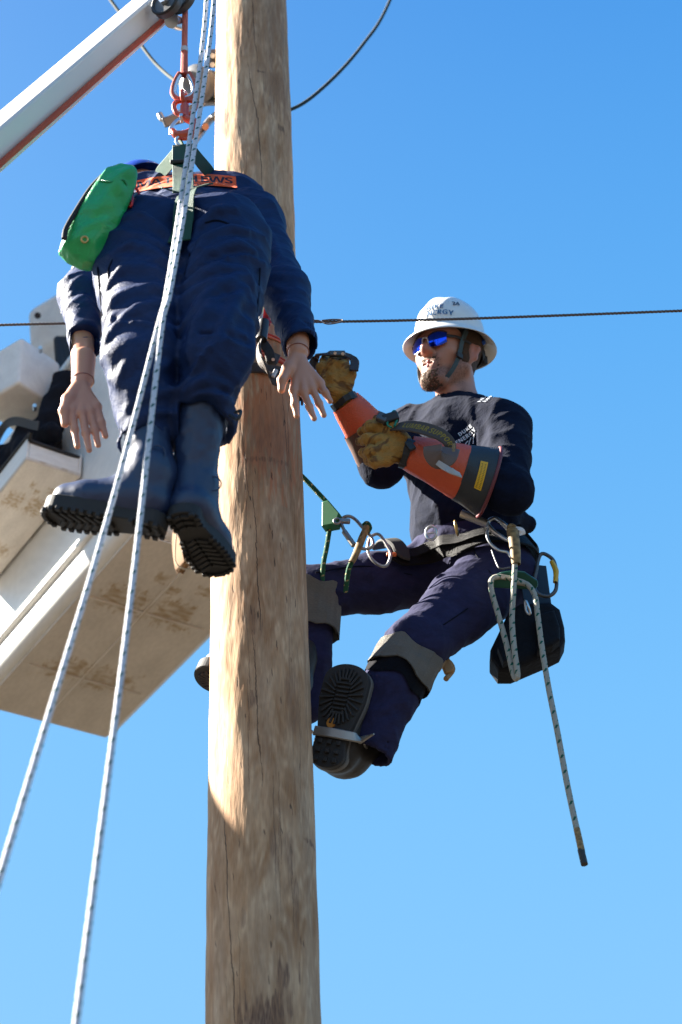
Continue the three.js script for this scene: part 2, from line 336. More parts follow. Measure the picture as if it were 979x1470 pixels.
  rows.forEach((h, j) => {
    for (let i = 0; i <= N; i++) {
      const a = (i / N - .5) * 2 * Math.PI, c = Math.cos(a), s = Math.sin(a);
      let r = poleR(h) * (j === rows.length - 1 ? .96 : 1);
      r += .0025 * noise3(c * 1.1, s * 1.1, h * .7) + .0013 * noise3(c * 3, s * 3, h * 4 + 20) + .0005 * noise3(c * 8, s * 8, h * 9 + 5);
      pos.push(PA.x + s * r, h, PA.z + c * r); uv.push(i / N, (h - V0) / VL);
      if (i && j) { const A = (j - 1) * (N + 1) + i - 1, B = A + N + 1; idx.push(A, A + 1, B + 1, A, B + 1, B); }
    }
  });
  const top = pos.length / 3; pos.push(PA.x, 9.43, PA.z); uv.push(.5, .5); for (let i = 0; i < N; i++) idx.push(top - N - 1 + i, top - N + i, top);
  const g = new THREE.BufferGeometry(); g.setAttribute('position', new THREE.Float32BufferAttribute(pos, 3)); g.setAttribute('uv', new THREE.Float32BufferAttribute(uv, 2)); g.setIndex(idx); g.computeVertexNormals();
  thing('utility_pole', 'tall peeled wooden utility pole with long cracks and brown stains', 'pole', [part('shaft', g, mat('pole wood', [1, 1, 1], .88, { map: tex, bumpMap: bt, bumpScale: .0014 }))]);
}
// ---------------------------------------------------------------- wires and pole hardware
const steel = mat('dull steel', [.34, .33, .32], .42, { metalness: .85 }), zinc = mat('bright zinc', [.62, .64, .66], .3, { metalness: .9 }), darkSteel = mat('dark steel', [.10, .10, .105], .45, { metalness: .6 }), black = mat('black plastic', [.013, .013, .015], .5), rubber = mat('black rubber', [.012, .012, .013], .7);
const wirePaint = mat('weathered strand', [.16, .13, .125], .55, { metalness: .4 });
function strandTube(pts, r, seg, turns) {
  const c = curve(pts), list = [];
  for (let k = 0; k < 3; k++) {
    const q = []; for (let i = 0; i <= seg; i++) { const t = i / seg, p = c.getPointAt(t), T = c.getTangentAt(t), n = V(0, 1, 0).addScaledVector(T, -T.y).normalize(), b = T.clone().cross(n), a = t * turns * 6.283 + k * 2.094; q.push(p.addScaledVector(n, Math.cos(a) * r * .56).addScaledVector(b, Math.sin(a) * r * .56)); }
    list.push(tube(q, r * .52, seg, 6));
  }
  return merge(list);
}
{
  const a = W(-260, 474, 4.86), m1 = W(100, 464, 4.84), m2 = W(300, 461, 4.83), b = W(452, 462, 4.82), c = W(700, 456.5, 4.78), d = W(1240, 436, 4.72);
  thing('steel_wire', 'thin twisted steel wire running level past the white helmet', 'wire', [
    part('strand', strandTube([a, m1, m2, b, c, d], .0042, 700, 90), wirePaint),
    part('wire_tail', [tube([W(440, 461, 4.81), W(456, 460, 4.81), W(470, 465, 4.80), W(486, 463, 4.80), W(492, 459.5, 4.8), W(478, 458.6, 4.81), W(462, 460, 4.81)], .0022, 50, 6)], wirePaint)]);
  thing('service_cable', 'black insulated cable sagging behind the pole top', 'cable', [
    part('cable_run', tube([W(60, -130, 5.6), W(160, 2, 5.5), W(203, 65, 5.4), W(228, 96, 5.35), W(258, 120, 5.25), W(300, 140, 5.18), W(360, 163, 5.2), W(418, 157, 5.25), W(468, 122, 5.4), W(520, 65, 5.6), W(560, 0, 5.8), W(620, -160, 6.1)], .0065, 140, 10), mat('green black insulation', [.012, .024, .02], .85))]);
  // pole hardware behind the shaft, left side
  const hg = W(302, 130, 5.12), cer = mat('grey porcelain', [.16, .16, .16], .35);
  const lathe = (pts, n = 36) => new THREE.LatheGeometry(pts.map(p => new THREE.Vector2(...p)), n);
  const axis = V(-.55, -.35, .6);
  const ins = lathe([[0, 0], [.05, 0], [.062, .012], [.062, .03], [.052, .04], [.062, .05], [.066, .062], [.056, .075], [.066, .086], [.068, .098], [.04, .11], [.03, .098], [0, .09]]);
  ins.applyQuaternion(new THREE.Quaternion().setFromUnitVectors(V(0, 1, 0), axis.clone().normalize())); const io = W(305, 128, 5.2); ins.translate(io.x, io.y, io.z);
  const X = V(1, 0, 0), Y = V(0, 1, 0);
  const plate = boxAt(W(304, 84, 5.12), X, Y, .05, .09, .008, .002);
  thing('pole_bracket', 'grey porcelain insulator on a galvanized steel bracket behind the pole', 'insulator', [
    part('insulator', ins, cer),
    part('mounting_plate', plate, darkSteel), part('plate_arm', boxAt(W(318, 84, 5.12), X, Y, .09, .03, .014, .003), darkSteel), part('bolt', cyl(W(305, 80, 5.09), W(305, 80, 5.14), .009), zinc), part('bolt', cyl(W(305, 93, 5.09), W(305, 93, 5.14), .009), zinc),
    part('clamp_arm', [tube([W(229, 164, 5.16), W(234, 172, 5.16), W(244, 170, 5.17), W(262, 160, 5.18), W(296, 148, 5.2), W(330, 150, 5.15)], .011, 40, 10)], steel),
    part('clamp_plate', boxAt(W(252, 172, 5.17), W(290, 160, 5.2).sub(W(235, 174, 5.16)), V(0, 1, .4), .10, .035, .012, .004), darkSteel),
    part('brace', [tube([W(272, 212, 5.1), W(290, 188, 5.15), W(302, 172, 5.2), W(318, 160, 5.15)], .013, 30, 8)], steel),
    part('brace_bolt', cyl(W(295, 182, 5.1), W(295, 182, 5.2), .012), mat('rusty bolt', [.35, .17, .10], .7))]);
}
// ---------------------------------------------------------------- ropes
const ropeTex = (base, fleck, n = 4, len = .2) => dataTex(256, 64, (i, j) => {
  const u = i / 256 * 16, v = j / 64 * 8, br = .5 + .5 * Math.cos((u + v) * 6.283) * Math.cos((u - v) * 6.283);
  const sp = (i / 256 * n) % 1, q = (j / 64 + Math.floor(i / 256 * n) / n) % 1, dd = Math.abs(((q - .5) + (sp - .35) * .35)), f = sp > .12 && sp < .12 + len * 2 && (dd < .075 || Math.abs(dd - .5) < .075) ? 1 : 0;
  const k = .84 + .16 * br + .03 * noise3(u, v, 3); return [0, 1, 2].map(c => (base[c] + (fleck[c] - base[c]) * f) * k);
});
const braidBump = dataTex(64, 64, (i, j) => { const u = i / 64 * 4, v = j / 64 * 8, b = 128 + 110 * Math.cos((u + v) * 6.283) * Math.cos((u - v) * 6.283); return [b, b, b]; }, false);
const whiteRope = ropeTex([226, 226, 232], [0, 96, 88]);
function ropeMat(name, base, len, period = .11, rough = .85) { const m = new THREE.MeshStandardMaterial({ map: rep(base, len / period, 1), bumpMap: rep(braidBump, len / .045, 1), bumpScale: .0016, roughness: rough, side: THREE.DoubleSide }); m.name = name; return m; }
{
  // two falls of one handline: side by side from above, parting below the mannequin's seat
  const far = (a, b, y) => { const d = b.clone().sub(a); return b.clone().addScaledVector(d, (y - b.y) / d.y); };
  const A = [W(300, -60, 4.14), W(291, 60, 4.07), W(262, 270, 3.90), W(239, 420, 3.79), W(226, 472, 3.75), W(150, 760, 3.66), W(0, 1258, 3.5)];
  A.push(far(A[5], A[6], .01)); const B = [W(312, -60, 4.11), W(301, 60, 4.06), W(270, 270, 3.88), W(244, 420, 3.77), W(231, 480, 3.74), W(190, 840, 3.65), W(108, 1480, 3.5)];
  B.push(far(B[5], B[6], .01));
  [A, B].forEach((p, i) => {
    p.unshift(p[0].clone().add(p[0].clone().sub(p[1]).multiplyScalar(2)));
    const L = curve(p).getLength();
    thing('handline_rope', i ? 'white rope with green flecks, its lower fall steeper and passing the bucket corner' : 'white rope with green flecks, its lower fall slanting out over the bucket floor', 'rope', [part('rope_fall', tube(p, .0066, 260, 14), ropeMat('white rope ' + i, whiteRope, L))], 'falls of the white handline');
  });
}
// ---------------------------------------------------------------- jib, sheave, winch line, hook
{
  const tip = W(262, -6, 4.30), near = W(-260, 428, 3.55), ax = near.clone().sub(W(232, 2, 4.33)).normalize();
  const a0 = W(214, -5, 4.30);
  const beamMid = lerp(W(232, 2, 4.33), near, .5), L = near.distanceTo(W(232, 2, 4.33));
  const gel = mat('white gelcoat', [.76, .68, .59], .38, { physical: true, clearcoat: .3, clearcoatRoughness: .3 });
  const vw = camera.position.clone().sub(W(110, 95, 4.0)); vw.addScaledVector(ax, -vw.dot(ax)).normalize(); const mm = ax.clone().cross(vw).normalize(); if (mm.y < 0) mm.negate();
  const n1 = vw.clone().multiplyScalar(.90).addScaledVector(mm, -.436), n2 = mm.clone().multiplyScalar(.90).addScaledVector(vw, .436), up = n1.clone().negate();
  const beam = boxAt(beamMid, ax, up, L, .085, .098, .010);
  const orange = mat('orange winch rope', [.52, .085, .03], .75, { bumpMap: rep(braidBump, 60, 1), bumpScale: .0016 });
  thing('crane_jib', 'white square jib arm with a black sheave block at its tip', 'jib', [
    part('beam', beam, gel),
    part('end_collar', boxAt(lerp(W(232, 2, 4.33), near, .015), ax, up, .05, .092, .105, .01), mat('grey collar', [.16, .16, .17], .5)),
    ...[[243, 8], [262, 2]].map(([x, y], k) => { const n = V(-.5, -.1, .86).normalize(), c = W(x, y, 4.2 + k * .06); return sub(part('sheave', cyl(c, c.clone().addScaledVector(n, .022), .048, .048, 40), darkSteel), part('sheave_rim', ring(c.clone().addScaledVector(n, .022), n, .043, .006), black), part('axle_nut', cyl(c.clone().addScaledVector(n, .02), c.clone().addScaledVector(n, .036), .014, .014, 6), zinc)); }),
    part('sheave_guard', cyl(W(246, 30, 4.26), W(257, 34, 4.31), .022, .022), zinc),
    part('sheave_yoke', [boxAt(W(240, -10, 4.28), ax, up, .12, .03, .07, .008)], black)]);
  const top = W(266, -2, 4.28), v = y => W(266 - y * .017, y, 4.28), line = [v(-8), v(40), v(70)];
  const al = t => lerp(W(232, 2, 4.33), near, t).addScaledVector(n1, .052).addScaledVector(n2, -.022), ropeAlong = [W(262, -10, 4.26), al(.03), al(.3), al(.6), al(1)];
  const e = v(112), n = V(.15, 0, 1), tR = .024;
  // thimble: teardrop channel
  const tear = []; for (let i = 0; i <= 30; i++) { const t = i / 30 * 2 - 1, a = t * Math.PI * .86 - Math.PI / 2; tear.push(V(Math.cos(a) * .03 * (1 - .12 * Math.abs(t)), Math.sin(a) * .03 + (Math.abs(t) > .6 ? (Math.abs(t) - .6) * .09 : 0), 0)); }
  tear.forEach(p => p.applyMatrix4(frameOf(V(1, 0, 0), V(0, 1, 0))).add(W(264, 130, 4.28)));
  thing('winch_line', 'orange winch rope along the jib, down to a silver thimble', 'winch line', [
    part('rope_along_jib', tube(ropeAlong, .0085, 80, 10), orange),
    part('rope_drop', tube([...line, v(86), v(104)], .0088, 40, 12), mat('faded orange rope', [.62, .17, .13], .8, { bumpMap: rep(braidBump, 30, 1), bumpScale: .0016 })),
    part('splice', [taperTube([v(74), v(90), v(108)], [.0096, .0108, .012], 20, 12)], mat('splice red', [.6, .12, .09], .8, { bumpMap: rep(braidBump, 8, 1), bumpScale: .002 })),
    part('whipping', cyl(v(69), v(75), .0108), mat('grey whipping', [.5, .5, .52], .6)),
    part('thimble', [tube(tear, .0065, 60, 8)], zinc),
    part('eye_rope', [tube(tear.map(p => { const c = W(264, 128, 4.28); return p.clone().sub(c).multiplyScalar(1.2).add(c).add(V(0, -.001, 0)); }), .0075, 60, 8)], mats['faded orange rope'])]);
  const paint = mat('red orange hook paint', [.50, .06, .022], .35, { physical: true, clearcoat: .4 });
  const hc = W(264.5, 178, 4.28), H = (x, y, z = 0) => V(hc.x + x, hc.y + y, hc.z + z);
  const hookPts = [H(.004, .034), H(.006, .022), H(.026, .008), H(.031, -.014), H(.022, -.036), H(.002, -.046), H(-.022, -.042), H(-.032, -.026)];
  const sw = W(265, 153, 4.28), Sx = (x, y, z = 0) => V(sw.x + x, sw.y + y, sw.z + z);
  thing('swivel_hook', 'red orange swivel lifting hook holding the green harness', 'hook', [
    part('swivel_eye', [ring(W(264.5, 141, 4.28), V(1, 0, .25), .02, .0075), cyl(W(264.5, 147, 4.28), Sx(0, .0), .009)], paint),
    part('swivel_frame', [tube([Sx(0, .026), Sx(.024, .02), Sx(.031, 0), Sx(.024, -.024), Sx(.010, -.034), Sx(-.010, -.034), Sx(-.024, -.024), Sx(-.031, 0), Sx(-.024, .02)], .0075, 60, 10, true), cyl(Sx(0, .0), Sx(0, -.045), .013)], paint),
    part('hook', [taperTube(hookPts, [.011, .012, .0135, .015, .016, .0155, .013, .008], 60, 14), new THREE.SphereGeometry(.0085, 14, 10).translate(...hookPts[7].toArray())], paint),
    part('latch', [ribbon([H(-.008, .022, .004), H(-.024, .008, .004), H(-.036, -.014, .003), H(-.036, -.04, .0)], V(-.3, 0, 1), .014, .003, 20), cyl(H(-.008, .022, -.012), H(-.008, .022, .016), .0055)], zinc)]);
}
// ---------------------------------------------------------------- aerial bucket behind, with tray, controls and pouch
{
  const atH = (px, py, h) => { const d = W(px, py, 1).sub(camera.position); return camera.position.clone().addScaledVector(d, (h - 1.6) / d.y); };
  const an = THREE.MathUtils.degToRad(57.5), a = V(Math.cos(an), 0, Math.sin(an)), b = V(-a.z, 0, a.x), up = V(0, 1, 0);
  const C = atH(160, 1068, 6.0), q = (s, t, h) => C.clone().addScaledVector(a, s).addScaledVector(b, t).addScaledVector(up, h);
  const LA = 1.44, LB = .64, HB = 1.12;
  const white = mat('white fibreglass', [.80, .79, .77], .45, { physical: true, clearcoat: .2, clearcoatRoughness: .35, map: dataTex(256, 256, (i, j) => { const u = i / 256, v = j / 256, n = 244 + tileNoise(u, v, 4, 6) * 6 + tileNoise(u, v, 24, 7) * 5; return [n, n, n - 2]; }) });
  const pan = dataTex(512, 512, (i, j) => {
    const x = i / 512, y = j / 512; let s = 0;
    for (const [cx, cy, rx, ry] of [[.30, .33, .06, .17], [.30, .68, .06, .15], [.70, .34, .07, .16], [.70, .72, .06, .16], [.80, .46, .02, .06], [.84, .25, .02, .08], [.84, .60, .025, .05]]) { const e = Math.max(Math.abs(x - cx) / rx, Math.abs(y - cy) / ry) + .35 * noise3(x * 14, y * 14, 2) + .25 * noise3(x * 50, y * 50, 4); s = Math.max(s, smooth(1.1, .6, e) * (.55 + .5 * noise3(x * 40, y * 9, 7))); }
    const g = 226 + noise3(x * 4, y * 4, 1) * 8 + noise3(x * 30, y * 30, 1) * 6; return [g + (150 - g) * s * .6, g - 6 + (122 - g) * s * .6, g - 14 + (84 - g) * s * .6];
  });
  const shell = boxAt(q(LA / 2, LB / 2, HB / 2), a, up, LA, HB, LB, .055);
  const floorG = new THREE.BoxGeometry(LA - .1, .012, LB - .1);
  place(floorG, a, up, q(LA / 2, LB / 2, -.003));
  const parts = [part('shell', shell, white), part('floor_pan', floorG, mat('stained fibreglass', [.80, .79, .77], .6, { map: pan }), 'floor pan with brown stains'),
    part('rim', boxAt(q(LA / 2, LB / 2, HB + .012), a, up, LA + .05, .05, LB + .05, .02), white)];
  for (const s of [.42, .95]) parts.push(part('floor_rib', boxAt(q(s, LB / 2, -.010), b, up, LB - .16, .012, .012, .004), mats['stained fibreglass']));
  parts.push(part('floor_rib', boxAt(q(LA / 2, LB * .52, -.012), a, up, LA - .2, .012, .012, .004), mats['stained fibreglass']));
  // step moulding on the sunlit long side
  parts.push(part('side_moulding', boxAt(q(.78, LB + .006, .13), a, up, 1.1, .028, .03, .012), white));
  thing('aerial_bucket', 'white fibreglass lift bucket with brown stained floor behind the pole', 'lift bucket', parts);
  // tray hung on the long side: open-topped shell with a bead round the rim
  const T0 = .18, T1 = 1.03, tw = .235, tb = .455, th = .105;
  const wall = (s0, s1, t0, t1, h0, h1, r = .006) => boxAt(q((s0 + s1) / 2, (t0 + t1) / 2, (h0 + h1) / 2), a, up, s1 - s0, h1 - h0, t1 - t0, r);
  thing('tool_tray', 'white open tray hooked on the side of the lift bucket', 'tray', [
    part('tray_floor', wall(T0, T1, LB + .008, LB + tw, tb, tb + .02, .008), mats['stained fibreglass']), part('tray_side', wall(T0, T1, LB + tw - .012, LB + tw, tb + .012, tb + th), white), part('tray_side', wall(T0, T1, LB + .008, LB + .02, tb + .012, tb + th), white),
    part('tray_end', wall(T1 - .012, T1, LB + .02, LB + tw - .012, tb + .012, tb + th * .8), white), part('rim_bead', [tube([q(T0, LB + tw, tb + th), q(T1 - .03, LB + tw, tb + th), q(T1, LB + tw - .02, tb + th * .85), q(T1, LB + .04, tb + th * .82), q(T1 - .02, LB + .01, tb + th)], .008, 60, 8)], rubber)]);
  const pouchF = field([cap(q(.46, LB + .14, tb + .16), q(.66, LB + .13, tb + .22), .11, .12), cap(q(.84, LB + .13, tb + .14), q(.80, LB + .12, tb + .27), .085, .09), cap(q(.74, LB + .13, tb + .30), q(.99, LB + .12, tb + .2), .05, .04), cap(q(.9, LB + .1, tb + .3), q(.95, LB + .06, tb + .5), .06, .05)], .03, (x, y, z) => .01 * noise3(x * 14, y * 14, z * 14));
  thing('tool_pouch', 'dark canvas tool pouch slumped in the white tray', 'tool pouch', [part('pouch_body', net(pouchF, .012), cloth('black canvas', [.012, .014, .022])),
    part('buckle', boxAt(q(.66, LB + .225, tb + .2), a, V(0, 1, .3), .05, .02, .01, .003), zinc), part('strap', ribbon([q(.45, LB + .21, tb + .36), q(.62, LB + .24, tb + .24), q(.8, LB + .23, tb + .33), q(1.0, LB + .18, tb + .2)], V(-.4, -.4, .8), .035, .004, 40), black)]);
  // controls
  const cb = W(27, 553, 6.5), ca = V(.80, 0, .60), cn = V(-.6, 0, .8);
  thing('control_box', 'white rectangular control box beside the lift bucket, with two screws', 'control box', [
    part('cover', boxAt(cb, ca, up, .235, .235, .22, .016), white),
    ...[[58, 505], [50, 588]].map(([x, y]) => { const p = W(x, y, 6.38); return part('screw', cyl(p, p.clone().addScaledVector(V(.1, -.1, 1), .03), .008), zinc); }),
    part('mounting_arm', boxAt(W(92, 560, 6.62), ca, up, .3, .05, .05, .01), black)]);
  const gap = W(92, 600, 6.72);
  thing('hose_bundle', 'bundle of black hydraulic hoses between control box and white mast', 'hoses', [0, 1, 2, 3].map(k => part('hose', tube([W(84 + k * 6, 488, 6.74), W(88 + k * 5, 560, 6.66 + .02 * k), W(80 + k * 9, 640, 6.6), W(66 + k * 10, 672, 6.6), W(58 + k * 12, 692, 6.62)], .021, 40, 12), rubber)).concat([part('hose_guard', boxAt(W(97, 605, 6.8), ca, up, .16, .66, .05, .01), black)]));
  // unseen lift boom, added at left to shade controls, mast and lower pole
  thing('added_lift_boom', 'broad white lift boom added out of view to shade the control box and lower pole', 'boom', [part('boom_cover', place(box(1.6, 1.5, .34, .08), V(.1, .05, -1), V(0, 1, .05), V(-2.14, 8.2, -6.95)), white), part('lower_boom', place(box(7.6, .44, .44, .05), V(0, .88, -.47), V(0, .47, .88), V(-2.34, 5.47 - .35, -5.57 + .19)), white), part('boom_pin', cyl(V(-2.3, 7.9, -6.6), V(-1.93, 7.9, -6.6), .05), steel)]);
  const ma = W(150, 560, 6.9);
  thing('boom_tip_mast', 'white moulded mast cover rising beside the control box', 'mast', [
    part('mast_cover', boxAt(W(158, 590, 6.95), ca, up, .26, 1.1, .2, .04), white),
    part('upper_cover', [boxAt(W(100, 470, 7.0), ca, V(-.25, 1, 0), .34, .28, .2, .05)], white),
    part('bolt', cyl(W(54, 453, 6.83), W(54, 453, 6.92), .014), black), part('hinge_bracket', boxAt(W(112, 640, 6.62), ca, up, .08, .13, .06, .012), white), part('hinge_pin', cyl(W(112, 672, 6.55), W(112, 672, 6.64), .012), zinc)]);
}
// ---------------------------------------------------------------- boots (also used by the worker)
// local frame: origin under the heel, x to the toe, y up the leg, z across; unit: a boot 0.30 m long
const soleHalf = x => { const t = clamp(x / .3); return t < .12 ? .039 * Math.sqrt(clamp(1 - Math.pow(1 - t / .12, 2))) : t > .84 ? .052 * Math.sqrt(clamp(1 - Math.pow((t - .84) / .16, 2.2))) : t < .42 ? .039 - .004 * Math.sin((t - .12) / .3 * Math.PI) + .003 * (t - .12) : .0395 + (.052 - .0395) * smooth(.36, .7, t); };
function soleGeo(y0, y1, grow = 0) {
  const s = new THREE.Shape(), n = 40, pts = [];
  for (let i = 0; i <= n; i++) { const x = .3 * (1 - Math.cos(i / n * Math.PI)) / 2; pts.push([x, soleHalf(x) + grow]); }
  pts.forEach(([x, w], i) => i ? s.lineTo(x, w) : s.moveTo(x, 0)); pts.slice().reverse().forEach(([x, w]) => s.lineTo(x, -w));
  const g = new THREE.ExtrudeGeometry(s, { depth: y1 - y0, bevelEnabled: true, bevelSize: .002, bevelThickness: .002, bevelSegments: 1, curveSegments: 4 });
  g.rotateX(Math.PI / 2); g.translate(0, y1, 0); return g;
}
function chevronLugs() {
  const L = [], bar = (x, z, ang, l, w, d = .011) => { const g = box(l, d, w, .002, 1); g.rotateY(ang); g.translate(x, -.012, z); L.push(g); };
  for (let i = 0; i < 7; i++) { const x = .135 + i * .0205, w = soleHalf(x) - .012; bar(x, w * .45, .55, .011, w * .95); bar(x, -w * .45, -.55, .011, w * .95); }
  for (let i = 0; i < 3; i++) { const x = .018 + i * .024, w = soleHalf(x) - .01; bar(x, w * .4, .4, .011, w * .8); bar(x, -w * .4, -.4, .011, w * .8); }
  for (let i = 0; i < 15; i++) { const x = .014 + i * .0195; if (x > .09 && x < .125) continue; const w = soleHalf(x); bar(x, w - .003, 0, .012, .013); bar(x, -w + .003, 0, .012, .013); }
  bar(.298, 0, 0, .012, .03); bar(.294, .022, .4, .012, .014); bar(.294, -.022, -.4, .012, .014);
  return merge(L);
}
function radialLugs() {
  const L = [], bar = (x, z, ang, l, w, d = .012) => { const g = box(l, d, w, .002, 1); g.rotateY(ang); g.translate(x, -.013, z); L.push(g); };
  for (let i = 0; i < 26; i++) { const a = i / 26 * 6.283, cx = .205, ex = Math.cos(a), ez = Math.sin(a), x = cx + ex * .066, z = ez * .034 * (ex > 0 ? 1 : 1.02); bar(x, z, -Math.atan2(ez * .034, ex * .066), .036, .0055); }
  for (let i = 0; i < 9; i++) bar(.155 + i * .0125, 0, 0, .006, .03);
  for (const z of [-.022, 0, .022]) for (const x of [.02, .045, .07]) bar(x, z, 0, .013, .011);
  return merge(L);
}
function makeBoot(heel, toe, up, shaftTop, o = {}) {
  const X = toe.clone().sub(heel), sc = X.length() / .3, M = frameOf(X, up).scale(V(sc, sc * (o.hs ?? 1), sc * (o.ws ?? 1))).setPosition(heel), inv = M.clone().invert();
  const st = shaftTop.clone().applyMatrix4(inv), Z = V(0, 0, 1), r0 = o.ankle ?? .05, r1 = o.shaft ?? .06;
  const pr = [cap(V(.05, .05, 0), V(.10, .055, 0), .045, .043), cap(V(.1, .055, 0), V(.2, .04, 0), .044, .042, Z, 1.12), cap(V(.2, .04, 0), V(.252, .036, 0), .043, .04, Z, 1.14), cap(V(.065, .07, 0), V(.072, .13, 0), .046, r0), cap(V(.072, .13, 0), st, r0, r1), cap(V(.08, .12, 0), V(.14, .065, 0), .045, .038)];
  const base = field(pr, .035, (x, y, z) => .0022 * noise3(x * 30, y * 22, z * 30) * smooth(.1, .18, y) + .0012 * noise3(x * 70, y * 70, z * 70) * (o.crease ?? .6));
  const ax = st.clone().sub(V(.072, .13, 0)), aL = ax.length(); ax.normalize();
  const f = (x, y, z) => { let d = Math.max(base(x, y, z), .012 - y); const s = (x - .072) * ax.x + (y - .13) * ax.y + z * ax.z; d = Math.max(d, s - aL); if (s > aL - .03) { const q = Math.hypot(x - .072 - ax.x * s, y - .13 - ax.y * s, z - ax.z * s); d = Math.max(d, r1 - .006 - q); } return d; };
  f.box = base.box;
  const fix = g => { g.applyMatrix4(M); return g; };
  const sole = part('sole', fix(soleGeo(-.008, .022)), o.soleMat ?? rubber);
  const lugs = part('tread_lugs', fix(o.lugs()), o.soleMat ?? rubber); lugs.userData.kind = 'stuff';
  return { boot: sub(part('boot', fix(net(f, .006)), o.mat), sole, lugs), M, f: p => { const q = p.clone().applyMatrix4(inv); return f(q.x, q.y, q.z) * sc; } };
}
const bootFace = (f, inv) => f;

// ---------------------------------------------------------------- mannequin in navy coveralls, hanging from its harness, back to the camera
const mannequinSkin = mat('mannequin vinyl', [.60, .275, .16], .42, { physical: true, clearcoat: .12, clearcoatRoughness: .5 });
const navy = cloth('navy cotton', [.008, .026, .100], .62, .002, .42);
const navyTrim = cloth('dark navy trim', [.006, .010, .028], .85);
const greenWeb = mat('green webbing', [.004, .055, .03], .7, { bumpMap: rep(clothBump, 20, 8), bumpScale: .001 });
{
  const right = V(1, 0, 0), toCam = V(0, -.55, .83);
  const sR = W(364, 322, 4.55), sL = W(172, 330, 4.55), eR = W(409, 420, 4.44), eL = W(118, 424, 4.33), cuR = W(432, 497, 4.34), cuL = W(122, 500, 4.24);
  const hL = W(207, 352, 4.13), hR = W(314, 350, 4.13), kL = W(206, 520, 3.99), kR = W(307, 520, 3.99), aL = W(206, 640, 4.06), aR = W(292, 610, 4.06), waist = W(263, 318, 4.26);
  const wrR = W(428, 505, 4.33), wrL = W(118.5, 547, 4.215);
  // ---- vinyl body: head, torso core, arms and hands in one mesh
  const fingersL = [[[104, 590], [107, 617], [111, 641], 4.19], [[118, 593], [123, 622], [128, 646], 4.19], [[130, 591], [136, 617], [141, 639], 4.195], [[139, 584], [146, 607], [151.5, 626], 4.20]];
  const fingersR = [[[422, 562], [423, 581], [426, 597], 4.325], [[436, 563], [444, 584], [451, 601], 4.325], [[448, 558], [458, 579], [465, 596], 4.33], [[459, 550], [467, 564], [474, 576], 4.335]];
  const hand = (wr, fing, thumb, palm, D) => {
    const out = [];
    for (const [b, m, t, d] of fing) { const B = W(...b, d), M = W(...m, d - .003), T = W(...t, d); out.push(cap(B, M, .0102, .0092), cap(M, T, .0092, .0076), cap(lerp(wr, W(...palm, D), .35), B, .016, .013)); }
    out.push(cap(W(...thumb[0], D - .01), W(...thumb[1], D - .02), .017, .0125), cap(W(...thumb[1], D - .02), W(...thumb[2], D - .015), .0125, .0095), cap(wr, W(...thumb[0], D - .01), .02, .017));
    return out;
  };
  const pr = [cap(eL, wrL, .036, .0285), cap(eR, wrR, .036, .0285), cap(sL, eL, .045, .038), cap(sR, eR, .045, .038), cap(sL, sR, .075), cap(W(268, 330, 4.52), W(263, 340, 4.3), .08, .07), cap(W(263, 340, 4.3), hL, .07, .07), cap(W(263, 340, 4.3), hR, .07, .07), cap(W(262, 312, 4.62), W(232, 312, 4.82), .05, .055)];
  const headC = W(203, 281, 4.88);
  pr.push(cap(W(232, 312, 4.80), headC, .055, .085));
  const body = net(field(pr, .03), .012);
  const handField = list => net(field(list, .008), .0026);
  const hl = handField([cap(W(120, 515, 4.225), wrL, .0315, .0285), ...hand(wrL, fingersL, [[98, 574], [91.5, 590], [93, 609]], [120, 578], 4.2)]);
  const hr = handField([cap(W(428, 488, 4.345), wrR, .03, .0275), ...hand(wrR, fingersR, [[414, 530], [405, 546], [404, 560]], [436, 545], 4.33)]);
  const bodyMesh = part('body', [body, hl, hr], mannequinSkin);
  const crease = mat('seam line', [.30, .11, .07], .6);
  const rings = [[wrL, W(119, 530, 4.22), .0292], [wrR, W(428.5, 490, 4.34), .0288]].map(([o, b, r]) => part('wrist_seam', ring(o, o.clone().sub(b).normalize(), r, .0014), crease));
  // ---- trousers
  const xc = W(263, 420, 4.05).x;
  const leg = (p, d) => { // folds: sweeping out from the seat, closer and flatter towards the knees
    const x = p[0] - xc, y = p[1], z = p[2], seat = smooth(5.05, 5.4, y);
    const s = y * 1 - .5 * Math.abs(x) - .35 * z, s2 = y + .55 * x;
    const n1 = noise3(x * 2 + 3, s * 7, z * 2.2), n2 = noise3(x * 3 + 8, s2 * 12, z * 3), n3 = noise3(x * 9, y * 12, z * 9 + 2);
    const r1 = 1 - Math.abs(n1), r2 = 1 - Math.abs(n2);
    return -(.013 * (r1 * r1 * r1 - .3) + .006 * (r2 * r2 * r2 - .3) + .0015 * n3);
  };
  const tp = [cap(W(263, 336, 4.27), W(263, 350, 4.17), .10, .108, right, 1.25), cap(W(262, 347, 4.2), hL, .108, .132), cap(W(262, 347, 4.2), hR, .108, .132), cap(hL, W(203, 395, 4.09), .138, .125), cap(hR, W(316, 395, 4.09), .138, .125), cap(W(203, 395, 4.09), kL, .122, .094), cap(W(316, 395, 4.09), kR, .122, .094), cap(kL, W(210, 585, 4.03), .094, .078), cap(W(210, 585, 4.03), W(209, 632, 4.05), .08, .07), cap(kR, W(292, 578, 4.03), .092, .078), cap(W(292, 578, 4.03), W(288, 606, 4.05), .08, .088)];
